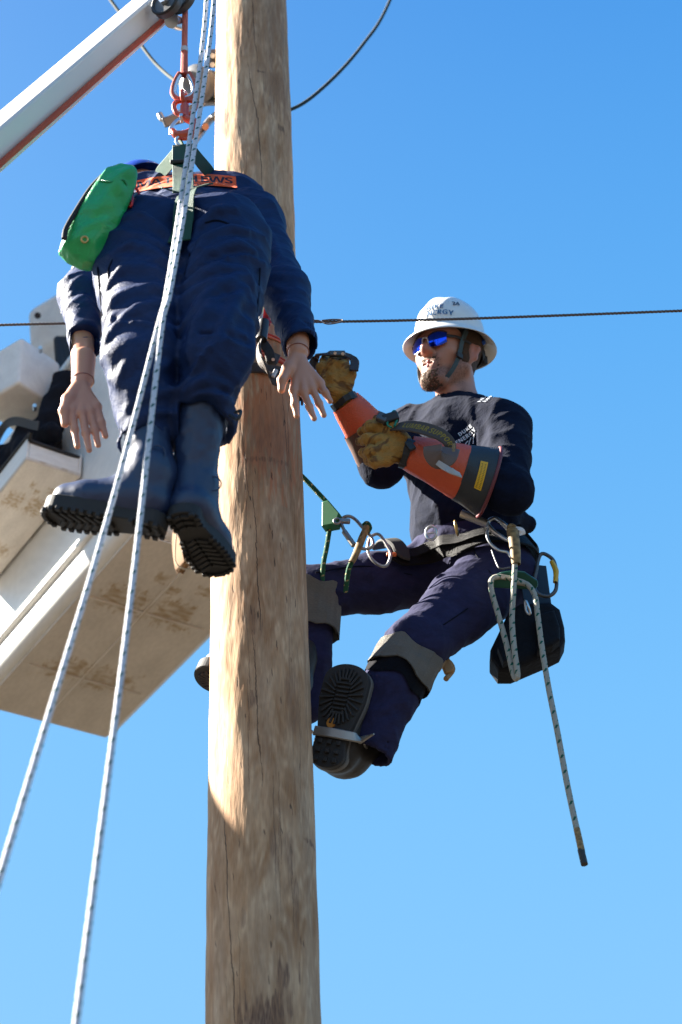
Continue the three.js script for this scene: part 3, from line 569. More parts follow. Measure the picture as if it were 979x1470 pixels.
  const tf1 = field(tp, .017), R_ = 1, fl = folds(tf1, [
    [[[270, 398], [300, 372], [340, 352], [378, 350]], 3.98, .016, .013], [[[271, 388], [296, 350], [330, 328], [362, 322]], 3.98, .014, .012], [[[271, 412], [310, 396], [350, 388], [380, 398]], 3.97, .016, .014], [[[273, 432], [312, 424], [350, 420], [380, 432]], 3.97, .014, .014], [[[274, 375], [285, 335], [310, 306], [336, 302]], 4.0, .010, .011],
    [[[278, 470], [300, 440], [330, 410], [350, 395]], 3.96, .012, .013], [[[300, 540], [318, 480], [340, 430], [362, 405]], 3.95, .014, .014], [[[282, 520], [292, 480], [306, 450]], 3.95, .010, .012], [[[340, 560], [352, 510], [362, 460]], 3.97, .012, .012], [[[262, 560], [290, 548], [330, 552]], 3.95, .012, .012], [[[268, 575], [300, 566], [338, 572]], 3.96, .010, .011],
    [[[258, 396], [228, 372], [190, 356], [160, 362]], 3.98, .014, .013], [[[257, 410], [220, 396], [180, 392], [142, 408]], 3.97, .016, .014], [[[256, 430], [215, 428], [175, 440], [146, 455]], 3.97, .015, .014], [[[240, 440], [200, 462], [170, 490], [150, 500]], 3.96, .016, .014], [[[252, 470], [220, 492], [188, 530], [168, 548]], 3.95, .014, .014], [[[244, 520], [215, 536], [185, 566]], 3.95, .012, .013], [[[150, 520], [170, 500], [182, 470]], 3.98, .012, .012], [[[252, 556], [220, 566], [178, 584]], 3.96, .012, .012], [[[246, 590], [215, 592], [176, 606]], 3.97, .009, .011], [[[256, 370], [236, 335], [205, 312], [176, 316]], 4.0, .010, .012],
    [[[200, 560], [180, 540], [160, 545]], 3.98, .012, .011], [[[265, 300], [266, 340], [266, 380], [266, 420]], 4.0, -.014, .012], [[[285, 500], [320, 505], [360, 495]], 3.96, -.007, .012], [[[165, 470], [200, 480], [240, 478]], 3.96, -.007, .012]]);
  const tf = field(tp, .017, (x, y, z) => leg([x, y, z]) + fl(x, y, z) * (x > xc ? 2.7 : 2.0) + .006);
  const cutL = W(208, 640, 4.05), cutR = W(287, 607, 4.05), dn = V(.03, -1, .12).normalize(), dnR = V(-.25, -1, .1).normalize();
  const trou = (x, y, z) => {
    let d = tf(x, y, z);
    const L = x < xc, c = L ? cutL : cutR, n = L ? dn : dnR, s = (x - c.x) * n.x + (y - c.y) * n.y + (z - c.z) * n.z + .006 * Math.sin(Math.atan2(x - c.x, z - c.z) * 5);
    d = Math.max(d, s); if (s > -.07) { const q = Math.hypot(x - c.x, z - c.z); d = Math.max(d, (L ? .058 : .068) - q); }
    return d;
  };
  trou.box = tf.box;
  const trousers = part('trousers', net(trou, .0065), navy);
  const seamPts = s => [[s ? 372 : 150, 385], [s ? 368 : 152, 450], [s ? 352 : 160, 530]].map(([x, y]) => snap(tf, W(x, y, 4.03), .001));
  for (const s of [0, 1]) sub(trousers, part('side_seam', tube(seamPts(s), .0022, 40, 6), navyTrim));
  sub(trousers, part('centre_seam', tube([[264, 300], [265, 330], [266, 365], [266, 395]].map(([x, y]) => snap(tf, W(x, y, 3.98), .0005)), .0022, 40, 6), navyTrim));
  sub(trousers, part('pocket_welt', tube([[292, 318], [312, 312], [336, 316]].map(([x, y]) => snap(tf, W(x, y, 3.98), .001)), .003, 30, 6), navyTrim), part('pocket_welt', tube([[150, 398], [156, 380], [178, 352]].map(([x, y]) => snap(tf, W(x, y, 3.98), .001)), .0026, 30, 6), navyTrim));
  sub(trousers, part('drawcord', tube([W(338, 592, 3.97), W(346, 590, 3.95), W(341, 602, 3.95), W(330, 596, 3.97)], .004, 24, 8), black));
  // ---- jacket
  const jp = [cap(sL.clone().add(V(.02, 0, 0)), sR.clone().add(V(-.02, 0, 0)), .098, .098), cap(W(270, 312, 4.6), W(263, 334, 4.3), .112, .092, right, 1.3), cap(W(210, 305, 4.64), W(330, 303, 4.64), .118, .118), cap(sR, eR, .082, .062), cap(eR, cuR, .062, .047), cap(sL, eL, .08, .056), cap(eL, cuL.clone().add(V(0, -.01, 0)), .054, .043), cap(W(262, 312, 4.66), W(245, 312, 4.72), .07, .06)];
  const jl = folds(field(jp, .05), [[[[352, 296], [366, 318], [372, 350]], 4.4, .012, .012], [[[372, 300], [392, 330], [400, 372]], 4.4, .010, .012], [[[384, 388], [408, 396], [434, 388]], 4.36, .009, .010], [[[388, 408], [412, 420], [440, 414]], 4.36, .010, .010], [[[394, 432], [420, 440], [446, 436]], 4.34, .008, .010], [[[402, 462], [424, 456], [448, 464]], 4.3, .006, .010], [[[98, 410], [118, 398], [138, 404]], 4.26, .012, .009], [[[100, 432], [120, 424], [140, 432]], 4.25, .010, .009], [[[100, 420], [116, 411], [138, 418]], 4.25, -.008, .007], [[[102, 455], [122, 462], [142, 455]], 4.22, .006, .010]]);
  const jf0 = field(jp, .05, (x, y, z) => { const n1 = 1 - Math.abs(noise3(x * 5 + y * 3, y * 6 - x * 4, z * 4)), n2 = 1 - Math.abs(noise3(x * 10 + 5, y * 15, z * 8)); return -.007 * (n1 * n1 * n1 - .3) - .003 * (n2 * n2 * n2 - .3) + jl(x, y, z); });
  const nR = cuR.clone().sub(eR).normalize(), nL = V(.06, -1, .02).normalize();
  const jf = (x, y, z) => {
    let d = jf0(x, y, z);
    for (const [c, n, e, r] of [[cuR, nR, eR, .041], [cuL, nL, eL, .037]]) {
      const dx = x - c.x, dy = y - c.y, dz = z - c.z; if (dx * dx + dy * dy + dz * dz > .03) continue;
      const s = dx * n.x + dy * n.y + dz * n.z; d = Math.max(d, s);
      if (s > -.06) d = Math.max(d, r - Math.hypot(dx - n.x * s, dy - n.y * s, dz - n.z * s));
    }
    return d;
  };
  jf.box = jf0.box;
  const jacket = part('coverall_top', net(jf, .0065), navy);
  // orange name patch across the shoulders
  const patchTex = textTex(1024, 256, (c, w, h) => {
    c.fillStyle = '#e8602f'; c.fillRect(0, 0, w, h); c.fillStyle = '#151a33'; c.font = 'bold 190px sans-serif'; c.textAlign = 'center'; c.textBaseline = 'middle';
    [...'MATTHEWS'].forEach((ch, i) => c.fillText(ch, 80 + i * 124, h * .44));
    c.strokeStyle = '#151a33'; scrawl(c, w * .34, h * .97, w * .32, 36, 12);
  });
  const pg = drape(jf0, W(267, 258, 4.5), right, camera.position.clone().sub(W(267, 258, 4.5)), .295, .033, 44, 12, .004, .013);
  sub(jacket, part('name_patch', pg, mat('orange patch', [1, 1, 1], .8, { map: patchTex }), 'orange back patch reading MATTHEWS'));
  // waist belt of the coverall
  sub(jacket, part('waistband', [tube([[198, 296], [214, 280], [238, 270], [264, 266], [290, 270], [314, 280], [332, 296]].map(([x, y]) => snap(tf, W(x, y, 4.1), .004)), .008, 60, 8)], navyTrim));
  // ---- boots
  const bm = mat('navy rubber boot', [.012, .026, .075], .42, { physical: true, clearcoat: .15, clearcoatRoughness: .5 });
  const bl = makeBoot(W(238, 757, 4.06), W(66, 735, 4.10), V(0, 1, .12), W(210, 606, 4.04), { mat: bm, lugs: chevronLugs, shaft: .056, ws: 1.05 });
  const br = makeBoot(W(257, 732, 4.02), W(316, 820, 4.26), V(.10, 1, -.05), W(289, 574, 4.03), { mat: bm, lugs: chevronLugs, shaft: .066, ws: 1.18, hs: 1.05 });
  for (const [b, px, py] of [[bl, 226, 650], [br, 306, 694]]) { let D = 3.7; while (D < 4.2 && b.f(W(px, py, D)) > .0005) D += .002; if (D < 4.19) b.boot.add(part('ankle_disc', ring(W(px, py, D), V(.2, -.2, 1), .019, .0018), bm)); }
  // ---- harness
  const sA = field(tp, .022), sB = field(jp, .05), strapF = (x, y, z) => Math.min(sA(x, y, z), sB(x, y, z)) - .012;
  const D0 = W(266, 207, 4.28);
  const seatPts = [[265, 268], [266, 300], [267, 330], [267, 356]].map(([x, y]) => W(x, y, 4.0));
  const legStrap = s => [[267 + s * 4, 350], [267 + s * 18, 380], [267 + s * 26, 410]].map(([x, y]) => W(x, y, 3.98));
  const loop = ribbon([W(262, 208, 4.275), W(262, 236, 4.24), W(263, 258, 4.20), snap(strapF, W(263, 272, 4.12), .006)], V(0, -.5, .86), .058, .004, 30);
  const back = s => ribbon([W(266 + s * 3, 207, 4.29), W(266 + s * 20, 230, 4.40), W(266 + s * 38, 252, 4.56), W(266 + s * 46, 272, 4.66)], V(-s * .8, 0, .6), .04, .004, 30);
  const harness = part('harness', [strapOn(strapF, seatPts, .062, .004, 40)], greenWeb);
  sub(harness, part('sling_loop', loop, greenWeb), part('shoulder_strap', back(-1), greenWeb), part('shoulder_strap', back(1), greenWeb),
    part('buckle', boxAt(W(262, 232, 4.235), right, V(0, .8, .5), .07, .012, .014, .004), black), part('lift_ring', ring(W(264, 203, 4.28), V(.2, 0, 1), .022, .005), zinc),
    part('hip_strap', strapOn(strapF, [[225, 288], [243, 277], [264, 271], [288, 275], [306, 286]].map(([x, y]) => W(x, y, 4.05)), .02, .004, 40), greenWeb));
  // ---- helmet of the mannequin, only its dome shows past the bag
  const hd = new THREE.SphereGeometry(.115, 40, 24, 0, 6.2832, 0, 1.75); hd.applyQuaternion(new THREE.Quaternion().setFromUnitVectors(V(0, 1, 0), V(-.5, .75, -.4).normalize())); const hp = headC.clone(); hd.translate(hp.x, hp.y, hp.z);
  const helmet = part('helmet', hd, mat('blue helmet', [.012, .06, .42], .35, { physical: true, clearcoat: .4 }));
  thing('mannequin', 'rescue mannequin in navy coveralls hanging by a green harness', 'mannequin', [bodyMesh, ...rings, trousers, jacket, bl.boot, br.boot, harness, helmet]);

  // ---- green rope bag clipped at the hip
  const bp = W(140, 312, 4.0), bx = W(192, 252, 4.02).sub(W(92, 366, 3.98)).normalize();
  const bagN = V(.25, -.35, .9).normalize(), by = bagN.clone().cross(bx).normalize();
  const Q = (u, v, n = 0) => bp.clone().addScaledVector(bx, u).addScaledVector(by, v).addScaledVector(bagN, n);
  const onBag = (x, y) => { const d = W(x, y, 1).sub(camera.position); return camera.position.clone().addScaledVector(d, bp.clone().sub(camera.position).dot(bagN) / d.dot(bagN)).sub(bp); };
  const outline = [[150, 246], [170, 239], [188, 243], [195, 254], [193, 270], [180, 305], [162, 345], [146, 374], [134, 383], [118, 382], [98, 371], [86, 358], [91, 340], [110, 306], [132, 270]].map(([x, y]) => { const p = onBag(x, y); return [p.dot(bx), p.dot(by)]; });
  const poly = (x, y) => { let d = 1e9, s = 1; for (let i = 0, j = outline.length - 1; i < outline.length; j = i++) { const [ax, ay] = outline[i], [cx, cy] = outline[j], ex = cx - ax, ey = cy - ay, wx = x - ax, wy = y - ay, t = clamp((wx * ex + wy * ey) / (ex * ex + ey * ey)); d = Math.min(d, (wx - ex * t) ** 2 + (wy - ey * t) ** 2); if ((ay > y) !== (cy > y) && x < ex * (y - ay) / ey + ax) s = -s; } return s * Math.sqrt(d); };
  const bagF0 = (x, y, z) => { const dx = x - bp.x, dy = y - bp.y, dz = z - bp.z, u = dx * bx.x + dy * bx.y + dz * bx.z, v = dx * by.x + dy * by.y + dz * by.z, n = dx * bagN.x + dy * bagN.y + dz * bagN.z; const e = poly(u, v), r = .012, t = .024 + .022 * smooth(0, -.05, e) + .004 * noise3(u * 16, v * 16, 3) + .003 * (1 - Math.abs(noise3(u * 9 + v * 14, v * 8, 7))), a = e + r, b = Math.abs(n) - t + r; return (Math.min(Math.max(a, b), 0) + Math.hypot(Math.max(a, 0), Math.max(b, 0)) - r) * .8; };
  bagF0.box = new THREE.Box3().setFromCenterAndSize(bp, V(.34, .42, .42));
  const bag = part('bag_body', net(bagF0, .005), mat('green vinyl', [.008, .36, .095], .36, { physical: true, clearcoat: .25, clearcoatRoughness: .35, bumpMap: rep(clothBump, 4, 4), bumpScale: .003 }));
  const rim = (list, n) => list.map(([x, y]) => { const p = onBag(x, y); return Q(p.dot(bx), p.dot(by), n); });
  const piping = mat('black binding', [.012, .012, .016], .8);
  thing('rope_bag', 'bright green vinyl bag with black edging at the mannequin hip', 'bag', [bag, part('edge_binding', [tube(rim([[152, 244], [132, 268], [109, 305], [90, 339], [85, 358]], .012), .0075, 50, 8)], piping), part('edge_binding', [tube(rim([[196, 262], [184, 300], [166, 340], [150, 372]], .0), .0075, 50, 8)], piping),
    part('grommet', ring(snap(bagF0, W(126, 339, 3.93), .002), bagN, .008, .003), mat('brass', [.6, .42, .16], .35, { metalness: 1 })),
    part('top_fold', [tube([[142, 258], [158, 262], [178, 258], [190, 262]].map(([x, y]) => snap(bagF0, W(x, y, 3.94), .0)), .003, 30, 8)], mats['green vinyl']),
    part('clip_ring', [ring(W(189, 277, 4.02), V(.6, -.2, .8), .022, .004), tube([W(184, 268, 4.05), W(190, 284, 4.0), W(187, 297, 4.0), W(181, 288, 4.02)], .004, 30, 8)], mat('red enamel', [.55, .03, .04], .35, { metalness: .3 })), part('clip_gate', tube([W(186, 288, 3.99), W(196, 278, 4.03), W(200, 288, 4.07)], .005, 20, 8), darkSteel)]);
}
// scrap of brown card caught between the boot and the pole
{
  const g = ribbon([W(258, 742, 4.20), W(254, 775, 4.20), W(259, 812, 4.19), W(268, 816, 4.2)], V(-.7, -.1, .6), .04, .004, 24);
  thing('cardboard_scrap', 'torn strip of brown cardboard beside the navy boot sole', 'cardboard', [part('card_strip', g, mat('brown card', [.20, .11, .05], .9)), part('card_edge', tube([W(256, 742, 4.17), W(252, 778, 4.17), W(252, 806, 4.17), W(262, 816, 4.17), W(273, 817, 4.2)], .002, 30, 6), mat('card edge', [.6, .48, .33], .9))]);
}
// ---------------------------------------------------------------- line worker on the pole
const skin = mat('skin', [.52, .26, .18], .5, { physical: true, sheen: .2, map: dataTex(128, 128, (i, j) => { const u = i / 128, v = j / 128, n = 238 + tileNoise(u, v, 8, 1) * 10 + tileNoise(u, v, 40, 2) * 7; return [n, n - 4, n - 6]; }) });
const shirtM = cloth('navy jersey', [.0055, .0095, .028], .95, .002), denim = cloth('indigo twill', [.026, .027, .078], .9, .002);
const leather = mat('tan leather', [.50, .285, .07], .75, { map: dataTex(256, 256, (i, j) => { const u = i / 256, v = j / 256, a = tileNoise(u, v, 5, 1), n = tileNoise(u, v, 18, 2), f = tileNoise(u, v, 60, 3), st = smooth(.15, .7, a + .5 * n); return [226 - 70 * st + f * 14, 216 - 78 * st + f * 13, 190 - 76 * st + f * 10]; }), bumpMap: rep(clothBump, 8, 8), bumpScale: .003 });
leather.map.repeat.set(4, 4);
const darkLeather = mat('dark belt leather', [.0035, .0035, .004], .6, { physical: true, specularIntensity: .35, bumpMap: rep(clothBump, 6, 6), bumpScale: .002 });
const orangeRubber = mat('orange rubber', [.62, .085, .022], .42, { physical: true, clearcoat: .15, clearcoatRoughness: .5, bumpMap: rep(clothBump, 3, 3), bumpScale: .002 });
const charcoalRubber = mat('charcoal rubber', [.022, .026, .030], .48, { bumpMap: rep(clothBump, 3, 3), bumpScale: .0015 });
const felt = mat('grey suede pad', [.24, .225, .20], .95, { map: rep(cMap, 9, 9), bumpMap: rep(clothBump, 14, 14), bumpScale: .003 });
{
  const shR = W(585, 622, 5.46), shL = W(727, 615, 5.22), elL = W(732, 706, 5.06), wrL = W(592, 652, 4.98), elR = W(548, 668, 5.22), wrR = W(498, 582, 5.10);
  const chest = W(657, 655, 5.36), belly = W(668, 742, 5.38), pelv = W(672, 800, 5.40), neckB = W(658, 588, 5.36);
  const hipL = W(712, 828, 5.34), hipR = W(632, 822, 5.46), knL = W(596, 928, 5.12), anL = W(520, 1062, 5.14), knR = W(446, 852, 5.30), anR = W(436, 1012, 5.36);
  const face = V(-.70, -.06, .71).normalize(), across = V(.71, 0, .70).normalize(); // across: to his left
  // ---- head
  const hc = W(643, 513, 5.30), Uh = V(.06, 1, .22).normalize(), Fh0 = V(-.66, -.16, .75), Lh = Uh.clone().cross(Fh0).normalize(), Fh = Lh.clone().cross(Uh).normalize(), HS = 1.08;
  const H = (x, y, z) => hc.clone().addScaledVector(Lh, x * HS).addScaledVector(Uh, y * HS).addScaledVector(Fh, z * HS);
  const c = (a, b, ra, rb, w, s) => cap(H(...a), H(...b), ra * HS, rb * HS, w, s);
  const hp = [c([0, .045, -.025], [0, .045, .012], .082, .078), c([0, -.01, .02], [0, -.07, .045], .068, .045), c([-.052, -.05, -.005], [0, -.098, .066], .026, .024), c([.052, -.05, -.005], [0, -.098, .066], .026, .024), c([-.022, -.108, .066], [.022, -.108, .066], .018, .018), c([-.045, -.018, .055], [-.03, -.04, .065], .026, .022), c([.045, -.018, .055], [.03, -.04, .065], .026, .022), c([-.042, .03, .068], [.042, .03, .068], .02, .02)];
  const fine = [c([0, .022, .086], [0, -.012, .108], .010, .0125), c([-.012, -.02, .098], [.012, -.02, .098], .0095, .0095), c([0, -.012, .108], [0, -.019, .108], .012, .011), c([-.02, -.052, .083], [.02, -.052, .083], .0085, .0085), c([-.017, -.067, .084], [.017, -.067, .084], .009, .009)];
  const ears = [-1, 1].flatMap(s => [c([s * .078, .018, -.012], [s * .088, .01, -.03], .009, .009), c([s * .088, .012, -.03], [s * .084, -.02, -.022], .009, .008), c([s * .084, -.02, -.022], [s * .076, -.034, -.008], .009, .009), c([s * .076, .01, -.01], [s * .076, -.02, -.01], .012, .010)]);
  const neck = [cap(H(0, -.055, -.03), neckB, .058 * HS, .066), cap(neckB, lerp(neckB, chest, .4), .07, .09)];
  const hf1 = field([...hp, ...neck], .03), hf2 = field(fine, .010), hf3 = field(ears, .008);
  const smin = (a, b, k) => { const h = Math.max(k - Math.abs(a - b), 0) / k; return Math.min(a, b) - h * h * k / 4; };
  const mouth = (() => { const a = H(-.016, -.0595, .0925), b = H(.016, -.0595, .0925); return field([cap(a, b, .0035 * HS, .0035 * HS)], .01); })();
  const hf = (x, y, z) => Math.max(smin(smin(hf1(x, y, z), hf2(x, y, z), .014), hf3(x, y, z), .008), -mouth(x, y, z));
  hf.box = hf1.box.clone().union(hf3.box); hf.box.min.y = neckB.y - .05;
  // ---- continuous body under the clothes
  const bodyPr = [cap(shR, shL, .06), cap(chest, belly, .10, .10), cap(belly, pelv, .10, .09), cap(shL, elL, .045, .038), cap(elL, wrL, .036, .028), cap(shR, elR, .045, .038), cap(elR, wrR, .036, .028), cap(pelv, hipL, .08, .075), cap(pelv, hipR, .08, .075), cap(hipL, knL, .072, .05), cap(knL, lerp(knL, anL, .8), .05, .036), cap(hipR, knR, .072, .05), cap(knR, anR, .05, .036), cap(neckB, chest, .06, .09), cap(H(0, -.05, -.03), neckB, .055, .06)];
  const body = net(field(bodyPr, .03), .014);
  const headG = net(hf, .0034);
  { // stubble along the jaw and sideburns, reddened nose and ears: colour of the skin itself
    const p = headG.attributes.position, col = new Float32Array(p.count * 3), q = V(0, 0, 0), m4 = new THREE.Matrix4().makeBasis(Lh, Uh, Fh).scale(V(HS, HS, HS)).setPosition(hc).invert();
    for (let i = 0; i < p.count; i++) {
      q.fromBufferAttribute(p, i); const g = .7 + .5 * noise3(q.x * 210, q.y * 210, q.z * 210); q.applyMatrix4(m4); const ax = Math.abs(q.x);
      const jaw = smooth(0, -.02, q.y + .036 + .35 * Math.max(0, q.z)) * smooth(-.02, .005, q.z) * smooth(-.13, -.10, q.y), burn = smooth(.05, .064, ax) * smooth(-.012, .006, q.z) * smooth(.05, .03, q.z) * smooth(.05, .03, q.y), lip = smooth(-.028, -.034, q.y) * smooth(.04, .03, ax) * smooth(.05, .07, q.z) * .7;
      const s = clamp(Math.max(jaw, burn, lip) * g * .72), rd = smooth(.095, .115, q.z) * .25 + smooth(.08, .088, ax) * .2;
      col.set([(1 - .80 * s), (1 - .82 * s) * (1 - rd), (1 - .80 * s) * (1 - rd)], i * 3);
    }
    headG.setAttribute('color', new THREE.BufferAttribute(col, 3)); skin.vertexColors = true;
  }
  const bodyMesh = part('body', [headG, body], skin);
  // lips, hair, beard
  const lipM = mat('lips', [.42, .10, .09], .5);
  const lipF = field([c([-.018, -.0535, .0835], [0, -.0515, .0885], .006, .0075), c([.018, -.0535, .0835], [0, -.0515, .0885], .006, .0075), c([-.015, -.0675, .0855], [0, -.0685, .090], .006, .0075), c([.015, -.0675, .0855], [0, -.0685, .090], .006, .0075)], .006);
  sub(bodyMesh, part('lips', net(lipF, .0022), lipM), part('teeth', boxAt(H(0, -.0605, .0835), Lh, Uh, .022, .006, .008, .002), mat('teeth', [.7, .66, .58], .35)));
  const hairM = mat('dark brown hair', [.13, .075, .045], .9, { map: dataTex(64, 64, (i, j) => { const n = 190 + noise3(i * .5, j * .5, 2) * 65; return [n, n * .97, n * .92]; }) }); hairM.map.repeat.set(24, 24);
  const inv = new THREE.Matrix4().makeBasis(Lh, Uh, Fh).scale(V(HS, HS, HS)).setPosition(hc).invert();
  const tmp = V(0, 0, 0);
  const beard = (x, y, z) => {
    const p = tmp.set(x, y, z).applyMatrix4(inv), ax = Math.abs(p.x);
    // goatee and moustache full, cheeks short
    const chin = smooth(-.078, -.088, p.y) * smooth(.052, .066, p.z) * smooth(.036, .024, ax);
    const stache = smooth(-.034, -.039, p.y) * smooth(-.054, -.048, p.y) * smooth(.034, .026, ax) * smooth(.05, .07, p.z);
    const side = smooth(.022, .030, ax) * smooth(.045, .03, ax) * smooth(-.036, -.05, p.y) * smooth(.05, .065, p.z) * .7;
    const jaw = smooth(0, -.014, p.y + .044 + .5 * Math.max(0, p.z)) * smooth(-.015, .003, p.z) * smooth(-.118, -.105, p.y + (p.z < .04 ? (.04 - p.z) * -.5 : 0)) * .33;
    const burn = smooth(.055, .065, ax) * smooth(-.008, .012, p.z) * smooth(.052, .034, p.z) * smooth(.05, .02, p.y) * .34;
    const m = Math.max(chin, stache, side), grow = m > .03 ? .0026 * m * (.6 + .9 * noise3(x * 190, y * 190, z * 190)) - .0012 : -.02;
    return hf(x, y, z) - grow;
  };
  beard.box = new THREE.Box3().setFromPoints([H(-.09, -.15, -.05), H(.09, .06, .12), H(-.09, .06, .12), H(.09, -.15, -.05), H(.09, .06, -.05), H(-.09, -.15, .12)]).expandByScalar(.01);
  const beardG = net(beard, .0032);
  const strands = []; { // short separate hairs over the goatee and moustache
    const p = beardG.attributes.position, nn = beardG.attributes.normal, a = V(0, 0, 0), n = V(0, 0, 0), pos = [];
    for (let i = 0; i < p.count; i++) { if (rnd() > .55) continue; a.fromBufferAttribute(p, i); n.fromBufferAttribute(nn, i); if (n.dot(Fh) < -.2) continue; const d = n.clone().multiplyScalar(.7).addScaledVector(Uh, -.7).add(V(rnd() - .5, rnd() - .5, rnd() - .5).multiplyScalar(.9)).normalize(), s = d.clone().cross(n).normalize().multiplyScalar(.0007), l = .004 + rnd() * .004, e = a.clone().addScaledVector(d, l), b = a.clone().add(s), c2 = a.clone().sub(s); pos.push(b.x, b.y, b.z, c2.x, c2.y, c2.z, e.x, e.y, e.z); }
    const g = new THREE.BufferGeometry(); g.setAttribute('position', new THREE.Float32BufferAttribute(pos, 3)); g.setAttribute('uv', new THREE.Float32BufferAttribute(new Float32Array(pos.length / 3 * 2), 2)); g.computeVertexNormals(); const o = part('beard_hairs', g, mat('beard hair', [.17, .10, .06], .8)); o.userData.kind = 'stuff'; strands.push(o);
  }
  const hairF = (x, y, z) => { const p = tmp.set(x, y, z).applyMatrix4(inv); const m = Math.min(smooth(-.055, -.02, p.y), smooth(.03, -.005, p.z)); return hf1(x, y, z) - (m > .1 ? .009 * m + .002 * noise3(x * 120, y * 120, z * 120) : -.02); };
  hairF.box = new THREE.Box3().setFromPoints([H(-.1, -.07, -.12), H(.1, .14, .06), H(-.1, .14, .06), H(.1, -.07, -.12), H(.1, .14, -.12), H(-.1, -.07, .06)]).expandByScalar(.02);
  // ---- sunglasses
  const frameM = mat('silver frame', [.55, .55, .56], .3, { metalness: .8 }), lensM = mat('blue mirror lens', [.02, .09, .85], .06, { metalness: 1 });
  const lensG = s => { // curved wrap lens
    const pos = [], idx = [], n = 14, m = 8, uv = [];
    for (let j = 0; j <= m; j++) for (let i = 0; i <= n; i++) { const u = i / n, v = j / m * 2 - 1, x = .009 + u * .056, hh = .0245 * Math.pow(Math.sin(Math.PI * (.16 + .70 * u)), .55), y = .008 + v * hh + .004 * u, z = .1085 - 5 * x * x - .003 * v * v; const p = H(s * x, y, z); pos.push(p.x, p.y, p.z); uv.push(u, v); if (i && j) { const A = (j - 1) * (n + 1) + i - 1; idx.push(A, A + 1, A + n + 2, A, A + n + 2, A + n + 1); } }
    const g = new THREE.BufferGeometry(); g.setAttribute('position', new THREE.Float32BufferAttribute(pos, 3)); g.setAttribute('uv', new THREE.Float32BufferAttribute(uv, 2)); g.setIndex(idx); g.computeVertexNormals(); return g;
  };
  const lensEdge = (s, v, u0 = 0, u1 = 1) => { const p = []; for (let i = 0; i <= 12; i++) { const u = u0 + (u1 - u0) * i / 12, x = .009 + u * .056, hh = .0245 * Math.pow(Math.sin(Math.PI * (.16 + .70 * u)), .55); p.push(H(s * x, .008 + v * hh + .004 * u, .1085 - 5 * x * x - .003)); } return p; };
  const rimM = mat('dark frame', [.02, .02, .024], .35);
  const glasses = sub(part('sunglasses', [tube(lensEdge(1, 1), .0022, 24, 8), tube(lensEdge(-1, 1), .0022, 24, 8)], rimM), part('lens', lensG(1), lensM), part('lens', lensG(-1), lensM),
    part('bridge', tube([H(-.012, -.002, .106), H(-.009, .016, .109), H(0, .02, .112), H(.009, .016, .109), H(.012, -.002, .106)], .0022, 24, 8), frameM), part('lower_rim', tube(lensEdge(-1, -1, 0, .8), .0018, 24, 8), frameM),
    ...[-1, 1].map(s => part('temple', ribbon([H(s * .065, .016, .087), H(s * .08, .02, .05), H(s * .084, .02, -.01)], Lh.clone().multiplyScalar(s), .010, .004, 20), rimM)));
  // ---- hard hat
  const hatUp = Uh.clone().addScaledVector(Fh, .02).addScaledVector(Lh, -.04).normalize(), hatF = Fh.clone().addScaledVector(hatUp, -Fh.dot(hatUp)).normalize(), hatL = hatUp.clone().cross(hatF), ho = H(0, .050, -.010);
  const HM = new THREE.Matrix4().makeBasis(hatL, hatUp, hatF).setPosition(ho);
  const prof = []; for (let i = 0; i <= 16; i++) { const a = i / 16 * Math.PI / 2; prof.push([Math.pow(Math.sin(a), .82) * .122, .018 + Math.pow(Math.cos(a), .9) * .132]); }
  const outer = [...prof, [.128, .008], [.142, -.001], [.156, -.012], [.1595, -.0165], [.158, -.0195], [.142, -.008], [.126, .001], [.118, .006]], inner = prof.slice().reverse().map(([r, y]) => [Math.max(0, r - .005), y - .004]);
  const hatG = new THREE.LatheGeometry([...outer, ...inner].map(p => new THREE.Vector2(...p)), 96);
  const hpz = hatG.attributes.position;
  for (let i = 0; i < hpz.count; i++) {
    let x = hpz.getX(i), y = hpz.getY(i), z = hpz.getZ(i); const r = Math.hypot(x, z);
    const top = smooth(.05, .12, y), rid = Math.exp(-Math.pow(x / .022, 2)) * .009 * top * smooth(.128, .1, Math.abs(z)), side = (Math.exp(-Math.pow((Math.abs(x) - .058) / .014, 2))) * .004 * smooth(.05, .09, y);
    y += rid + side; const fb = r > .126 ? (z > 0 ? 1.06 : 1.03) : 1; if (r > .126) y -= (Math.abs(z) / r) * (r - .126) * .25;
    hpz.setXYZ(i, x * .90, y, z * 1.0 * fb);
  }
  hatG.computeVertexNormals(); hatG.applyMatrix4(HM);
  const hatM = mat('white hard hat', [.80, .80, .79], .34, { physical: true, clearcoat: .3, map: dataTex(256, 256, (i, j) => { const n = 246 + noise3(i * .05, j * .05, 1) * 5 - 60 * smooth(.62, .8, noise3(i * .11, j * .05, 7)) * smooth(.2, .6, noise3(i * .02, j * .02, 4)); return [n, n, n - 3]; }) });
  const hatPt = (x, y, z) => V(x, y, z).applyMatrix4(HM);
  // print on the hat: patch that follows the crown
  const crownF = (x, y, z) => { const p = V(x, y, z).applyMatrix4(HMi), yy = clamp((p.y - .018) / .132), r = .122 * Math.pow(Math.sqrt(clamp(1 - Math.pow(yy, 2 / .9))), .82), q = Math.hypot(p.x / .90, p.z); return (q - r) * .7; };
  const HMi = HM.clone().invert();
  const hatPatch = (ang, y, w, h, tex, name, roll = 0) => { const n = V(Math.sin(ang), .35, Math.cos(ang)).transformDirection(HM), X = V(Math.cos(ang), roll, -Math.sin(ang)).transformDirection(HM), o = hatPt(Math.sin(ang) * .11, y, Math.cos(ang) * .11); const m = new THREE.MeshStandardMaterial({ map: tex, roughness: .35, side: THREE.DoubleSide, alphaTest: .4, transparent: false }); m.name = name; return part('hat_print', drape(crownF, o, X, n, w, h, 20, 10, .0022), m); };
